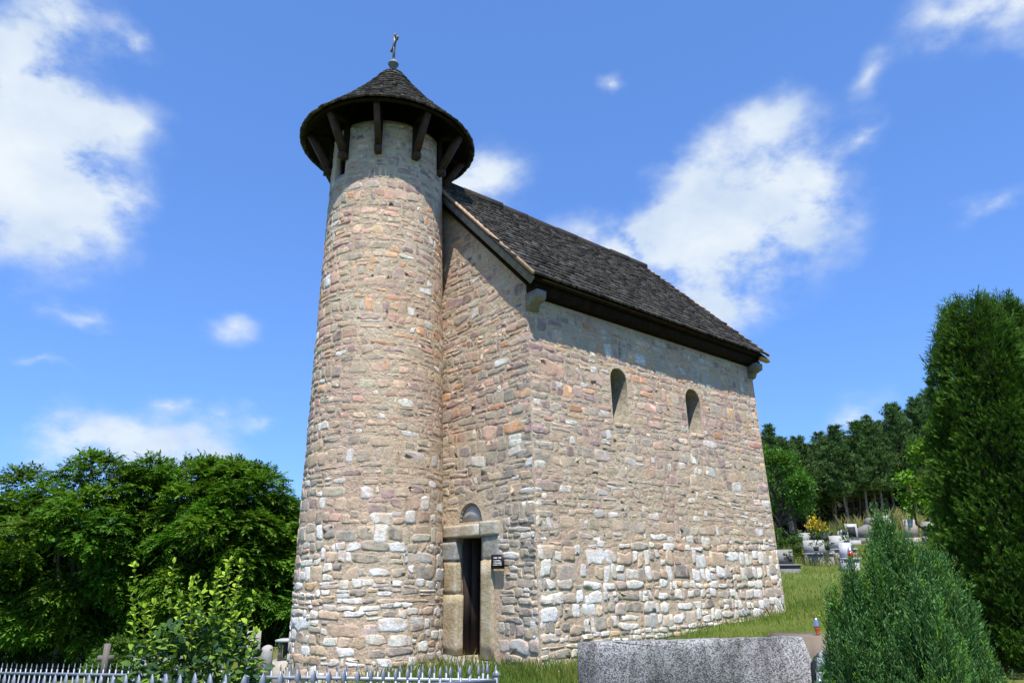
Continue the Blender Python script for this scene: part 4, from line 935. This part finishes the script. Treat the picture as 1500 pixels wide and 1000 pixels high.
# shade-dark undergrowth of the wood
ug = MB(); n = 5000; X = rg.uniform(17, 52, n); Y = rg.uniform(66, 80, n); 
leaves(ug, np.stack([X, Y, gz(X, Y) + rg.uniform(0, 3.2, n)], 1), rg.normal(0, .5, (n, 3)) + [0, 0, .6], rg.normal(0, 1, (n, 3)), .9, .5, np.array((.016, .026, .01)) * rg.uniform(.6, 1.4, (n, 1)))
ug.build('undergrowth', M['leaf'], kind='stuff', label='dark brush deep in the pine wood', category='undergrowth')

# thuja hedge at the right edge
def thuja_meshes(seed, H=4.85, R0=.98):
    rg = np.random.default_rng(seed); cr = MB()
    def prof(t): return R0 * np.clip(1 - t, 0, 1) ** .40 * (.82 + .18 * np.clip(t / .15, 0, 1))
    def lump(a, z): return 1 + .11 * np.sin(3 * a + 2.1 * z + seed) * np.sin(2.3 * z + a) + .14 * np.sin(6 * a - 3.3 * z) * np.sin(4.1 * z + 2 * a) + .07 * np.sin(9 * a + 6 * z) * np.sin(7.3 * z - 4 * a)
    n = 24000; t = 1 - (rg.random(n) * .998) ** .72; a = rg.uniform(0, 2 * math.pi, n); f = 1 - .30 * rg.random(n) ** 2.2
    z = t * H; r = prof(t) * lump(a, z) * f
    O = np.stack([np.cos(a), np.sin(a), np.zeros(n)], 1); P = O * r[:, None] + np.stack([np.zeros(n), np.zeros(n), z], 1)
    D = unit(O * .75 + np.array([0, 0, .7]) + rg.normal(0, .5, (n, 3))); Tn = unit(np.cross(O, [0, 0, 1.]) + rg.normal(0, .6, (n, 3))); S_ = unit(np.cross(D, Tn))
    C = np.array((.040, .092, .010)) * rg.uniform(.65, 1.35, (n, 1)) * (.75 + .45 * rg.random((n, 1)) ** 3 * [1.3, 1.2, .9]); L = .10 * rg.uniform(.6, 1.4, (n, 1)); hi_ = (t > .80) & (rg.random(n) < .25); L[hi_] *= 2.2; D[hi_] = unit(D[hi_] * .35 + [0, 0, 1.])
    for k in range(4):
        tt = .12 + .24 * k
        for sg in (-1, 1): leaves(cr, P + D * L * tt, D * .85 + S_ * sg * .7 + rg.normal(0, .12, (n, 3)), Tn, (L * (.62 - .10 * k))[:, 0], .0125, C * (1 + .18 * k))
    leaves(cr, P + D * L * .6, D, Tn, L[:, 0] * .6, .0125, C * 1.6)
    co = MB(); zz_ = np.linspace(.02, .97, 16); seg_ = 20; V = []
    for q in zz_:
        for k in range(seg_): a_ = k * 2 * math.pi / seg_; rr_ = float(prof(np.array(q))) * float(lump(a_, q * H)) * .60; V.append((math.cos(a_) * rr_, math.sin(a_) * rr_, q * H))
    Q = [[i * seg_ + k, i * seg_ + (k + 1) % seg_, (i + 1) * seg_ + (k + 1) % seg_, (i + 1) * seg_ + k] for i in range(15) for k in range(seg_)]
    co.add(V, Q, col=(.014, .024, .007)); tube(co, [(0, 0, -.3), (0, 0, H * .5), (0, 0, H * .93)], [.09, .05, .01], 8, (.08, .06, .045))  # lumpy core: the crown's inner shade put into its dark colour; plus trunk
    return cr.mesh('crown', M['needle']), co.mesh('trunk_shade_core', M['needle'])
tA = thuja_meshes(1); tB = thuja_meshes(2)
for (x, y, sc, mm, rz, lb) in ((6.34, 9.25, .985, tA, .4, 'tall dark green thuja, leftmost of the hedge at the right edge'), (7.12, 9.75, 1.0, tB, 2.0, 'tall dark green thuja, second in the hedge at the right edge'), (7.60, 9.25, 1.0, tA, 3.3, 'tall dark green thuja cut by the right picture edge')):
    e = tagged('thuja_tree', (x, y, g1(x, y)), lb, 'thuja', 'thuja hedge at the right edge'); e.rotation_euler = (0, 0, rz); zs_ = (3.52 if mm is tA else 3.70) - g1(x, y); e.scale = (sc, sc, zs_ / 4.85)
    o = local_obj('crown', mm[0], e); o['kind'] = 'stuff'; local_obj('trunk_shade_core', mm[1], e)

# blue-green cypress bush in front of it
cy0 = np.array([3.05, 6.0, g1(3.05, 6.0)]); cyp = tagged('cypress_bush', cy0, 'feathery blue-green dwarf cypress in the right foreground', 'conifer'); rg = np.random.default_rng(14)
cr = MB(); tr = MB(); PP = []; DD = []; CC = []
for (ox, oy, top, r0_, npl) in ((-.03, 0, .37, .48, 380), (-.36, -.05, -.06, .36, 240), (.38, .0, -.04, .36, 260), (.22, -.12, .09, .42, 300), (-.19, -.12, .03, .40, 300), (.28, -.05, .02, .36, 220), (.08, -.1, .17, .42, 260), (.1, .25, .15, .45, 120), (.44, -.1, -.25, .30, 160), (-.50, .0, -.28, .30, 120), (.02, -.32, -.12, .42, 240)):
    H_ = top - cy0[2]; tube(tr, [cy0 + [ox * .3, oy * .3, -.1], cy0 + [ox * .8, oy * .8, H_ * .5], cy0 + [ox, oy, H_ * .92]], [.035, .02, .006], 6)
    t = rg.uniform(.05, .97, npl) ** .8; a = rg.uniform(0, 6.28, npl); r = r0_ * (1 - t) ** .88 * rg.uniform(.45, 1.05, npl) * np.where(t < .2, .7 + t * 1.5, 1)
    O = np.stack([np.cos(a), np.sin(a), np.zeros(npl)], 1); PP.append(cy0 + np.array([ox, oy, 0]) + O * r[:, None] + np.stack([np.zeros(npl)] * 2 + [t * H_ - .12], 1)); DD.append(unit(O * (.34 * (1 - t) + .04)[:, None] + [0, 0, 1.] + rg.normal(0, .10, (npl, 3))))
    CC.append(np.array((.066, .150, .042)) * rg.uniform(.65, 1.35, (npl, 1)) * np.where(rg.random((npl, 1)) < .08, [[1.5, 1.35, .5]], [[1, 1, 1]]))
P = np.concatenate(PP); D = np.concatenate(DD); C = np.concatenate(CC); n = len(P); L = rg.uniform(.20, .40, (n, 1)); A_ = unit(np.cross(D, rg.normal(0, 1, (n, 3)))); B_ = np.cross(D, A_)
for k in range(15):
    t = k / 14; an = rg.uniform(0, 6.28, (n, 1)); sd_ = A_ * np.cos(an) + B_ * np.sin(an); ln = (.085 * (1 - t) ** .7 + .022); q0 = P + D * L * t; dirb = unit(D * .95 + sd_ * .46)
    for j in range(4):
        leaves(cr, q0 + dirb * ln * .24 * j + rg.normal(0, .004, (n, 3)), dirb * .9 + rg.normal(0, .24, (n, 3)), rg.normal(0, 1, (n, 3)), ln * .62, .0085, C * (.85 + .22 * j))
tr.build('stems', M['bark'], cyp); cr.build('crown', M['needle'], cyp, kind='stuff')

# ------------------------------------------------------------------ leafy shrub inside the fence
sb0 = np.array([-2.25, 5.5, g1(-2.25, 5.5)]); shr = tagged('leafy_shrub', sb0, 'bushy shrub with pale yellow-green upright shoots behind the picket fence', 'shrub'); rg = np.random.default_rng(19)
def leaf6(mb, P, D, N, L, W, col):
    D = unit(D); S_ = unit(np.cross(D, N) + 1e-9); U = np.cross(S_, D); pts = []
    for t, w, u in ((0, 0, 0), (.22, .34, .05), (.5, .5, .04), (.78, .3, -.03), (1, 0, -.12)):
        if w == 0: pts.append(P + D * L * t + U * L * u)
        else: pts += [P + D * L * t + S_ * W * w + U * (L * u + W * .12), P + D * L * t + U * L * u, P + D * L * t - S_ * W * w + U * (L * u + W * .12)]
    mb.add(pts, [[1, 4, 5, 2], [2, 5, 6, 3], [4, 7, 8, 5], [5, 8, 9, 6]], [[0, 1, 2], [0, 2, 3], [7, 10, 8], [8, 10, 9]], col)
st = MB(); mass = MB(); single = []
tips = [(-2.754, 5.4, .085), (-2.515, 5.5, .108), (-2.073, 5.4, .118), (-2.281, 5.4, 0), (-2.265, 5.5, -.07), (-1.993, 5.4, -.024), (-1.79, 5.3, -.36), (-2.099, 5.3, .042), (-2.766, 5.4, -.056), (-2.576, 5.4, -.172), (-2.323, 5.4, -.059), (-2.02, 5.5, .10), (-2.16, 5.45, .02), (-1.9, 5.5, -.12), (-2.4, 5.4, -.12), (-2.2, 5.3, -.1), (-2.68, 5.5, -.2), (-1.93, 5.3, -.25), (-2.12, 5.5, .07), (-2.36, 5.5, -.02)]
for tip in tips:
    tip = np.array(tip); b0 = sb0 + np.array([(tip[0] - sb0[0]) * .45 + rg.normal(0, .05), rg.normal(0, .1), .35]); path = limb_path(b0, tip, rg, .03, 7); tube(st, path, np.linspace(.009, .0025, 7), 5, (.10, .14, .05), cap=False)
    L_ = np.linalg.norm(tip - b0); k = 0; s0 = .30
    while s0 < 1.0:
        i = min(5, int(s0 * 6)); p = path[i] + (path[i + 1] - path[i]) * (s0 * 6 - i); ax = unit(path[i + 1] - path[i]); sa = unit(np.cross(ax, [math.cos(k * 1.57 + tip[0] * 9), math.sin(k * 1.57 + tip[0] * 9), .1]))
        for sg in (-1, 1):
            d = sa * sg * .8 + ax * rg.uniform(.4, .9) + rg.normal(0, .15, 3); sz = rg.uniform(.045, .068) * (1.0 if s0 < .85 else .8); pale = np.clip((s0 - .3) / .5, 0, 1)
            cl = (np.array((.09, .18, .035)) * (1 - pale) + np.array((.30, .43, .045)) * pale) * rg.uniform(.8, 1.2); single.append((s0, p, d, ax * .7 + [0, -.3, .6] + rg.normal(0, .3, 3), sz, sz * rg.uniform(.5, .65), cl))
        k += 1; s0 += .042 / L_
    for q in range(3): single.append((1.0, tip, rg.normal(0, .4, 3) + [0, 0, 1.], rg.normal(0, 1, 3) + [0, -.5, 0], .05, .026, np.array((.32, .45, .05)) * rg.uniform(.85, 1.15)))
single.sort(key=lambda s: -s[0])
for k, (s0, p, d, nn_, L_, W_2, cl) in enumerate(single):
    m_ = MB() if k < 260 else mass; leaf6(m_, p, d, nn_, L_, W_2, cl)
    if k < 260: m_.build('leaf', M['leaf'], shr)
for k in range(2300):
    d = unit(rg.normal(0, 1, 3)); p = np.array([-2.26, 5.5, -.86]) + d * [.52, .42, .62] * rg.uniform(.45, 1.0) ** .6
    if p[0] < -2.62 and p[2] > -.4: continue
    br = rg.random(); cl = np.array((.045, .095, .042)) if br < .6 else (np.array((.075, .15, .03)) if br < .88 else np.array((.22, .34, .045)))
    leaf6(mass, p, d + rg.normal(0, .5, 3) - [0, 0, .15], d + [0, 0, .8] + rg.normal(0, .4, 3), rg.uniform(.055, .095), rg.uniform(.032, .05), cl * rg.uniform(.75, 1.25))
for k in range(14):
    a = rg.uniform(0, 6.28); tube(st, limb_path(sb0 + [0, 0, -.05], sb0 + [math.cos(a) * .4, math.sin(a) * .3, .75], rg, .05, 5), np.linspace(.014, .005, 5), 5, (.12, .09, .06), cap=False)
st.build('stems', M['leaf'], shr); mass.build('foliage', M['leaf'], shr, kind='stuff')
# low green undergrowth below the left trees
broad_tree('broadleaf_bush', -9.9, 19.5, -1.35, .8, .7, -2.6, 'low bright bush beside the stone cross under the trees', 31, 18, 60, .09, (.06, .13, .02), pinnate=False, trunk_r=.03, cat='bush')
broad_tree('broadleaf_bush', -13.5, 25.6, -.9, 2.4, 1.0, -2.9, 'dark low bush under the leftmost trees', 32, 34, 60, .11, (.03, .07, .014), pinnate=False, trunk_r=.03, cat='bush')
broad_tree('broadleaf_bush', -8.2, 25.6, -.9, 2.2, 1.0, -2.6, 'dark low bush beneath the tree nearest the tower', 33, 34, 60, .11, (.03, .07, .014), pinnate=False, trunk_r=.03, cat='bush')

# ------------------------------------------------------------------ grass
rg = np.random.default_rng(50); gr = MB()
def inside_church(x, y, m=0.0):
    q = np.stack([x - P0[0], y - P0[1]], 1); a = q @ S2; b = q @ L2
    t = np.hypot(x - TC[0], y - TC[1]) < 1.33 + m
    return ((a > -m) & (a < NL + m) & (b > -.22 - m) & (b < NW)) | t
def blades(n, xr, yr, hlo, hhi, w, cond=None, seed_frac=0.0, cols=((.14, .24, .035), (.19, .27, .05), (.27, .27, .085))):
    x = rg.uniform(*xr, n); y = rg.uniform(*yr, n); k = ~inside_church(x, y)
    if cond is not None: k &= cond(x, y)
    x, y = x[k], y[k]; n = len(x); pt = .5 + .5 * np.sin(x * 2.1 + 1.3 * np.sin(y * 1.7)) * np.sin(y * 1.9 + x * .6)
    c = np.array(cols)[np.clip((pt * 2.2 + rg.normal(0, .5, n)).astype(int), 0, 2)] * rg.uniform(.75, 1.25, (n, 1))
    h = rg.uniform(hlo, hhi, n) * (.7 + .6 * pt); a = rg.uniform(0, 6.28, n); ln = rg.uniform(.05, .5, n)
    P = np.stack([x, y, gz(x, y) - .01], 1); S_ = np.stack([-np.sin(a), np.cos(a), np.zeros(n)], 1) * w; B = np.stack([np.cos(a) * ln * h, np.sin(a) * ln * h, h], 1)
    V = np.stack([P - S_, P + S_, P + B * [.45, .45, .62] + S_ * .6, P + B], 1).reshape(-1, 3)
    gr.add(V, np.arange(4 * n).reshape(-1, 4), col=np.repeat(c, 4, 0))
side_d = lambda x, y: -((x - P0[0]) * L2[0] + (y - P0[1]) * L2[1])
blades(26000, (-2.2, 7.5), (7.5, 17.5), .05, .13, .004, lambda x, y: (side_d(x, y) > -.3) & (side_d(x, y) < 3.4))
blades(6000, (-.2, 7.2), (10.5, 17.5), .12, .28, .004, lambda x, y: (side_d(x, y) > .1) & (side_d(x, y) < .75), cols=((.08, .15, .025), (.10, .18, .03), (.13, .18, .04)))
blades(4500, (-2.2, .9), (9.3, 12.6), .10, .24, .004, lambda x, y: (((x - P0[0]) * S2[0] + (y - P0[1]) * S2[1]) < -.05), cols=((.09, .15, .025), (.14, .19, .035), (.22, .20, .06)))
blades(30000, (5, 16), (15, 32), .05, .13, .007, lambda x, y: x / y < .56)
blades(9000, (-6, 1), (4.5, 12), .05, .16, .004)
blades(3500, (14.5, 21), (28, 36), .5, 1.0, .010, cols=((.20, .22, .06), (.28, .26, .09), (.33, .29, .12)))
blades(1800, (9.5, 12.5), (25.5, 31), .2, .45, .009, cols=((.14, .18, .04), (.22, .21, .06), (.26, .23, .08)))
gr.build('grass', M['grass'], kind='stuff', label='meadow grass round the church and on the slope', category='grass')
dn_ = MB(); n = 420; x = rg.uniform(0, 12, n); y = rg.uniform(10, 26, n); k = ~inside_church(x, y, .1); x, y = x[k], y[k]; n = len(x); z = gz(x, y) + rg.uniform(.06, .16, n)
yl = np.where(rg.random((n, 1)) < .7, [[.65, .5, .03]], [[.7, .7, .65]])
for a in (0, 1.57): leaves(dn_, np.stack([x - .012 * math.cos(a), y - .012 * math.sin(a), z], 1), np.tile([math.cos(a), math.sin(a), .2], (n, 1)), np.tile([0, 0, 1.], (n, 1)), .026, .02, yl)
dn_.build('wildflowers', M['petal'], kind='stuff', label='tiny yellow and white wildflowers in the grass', category='flowers')
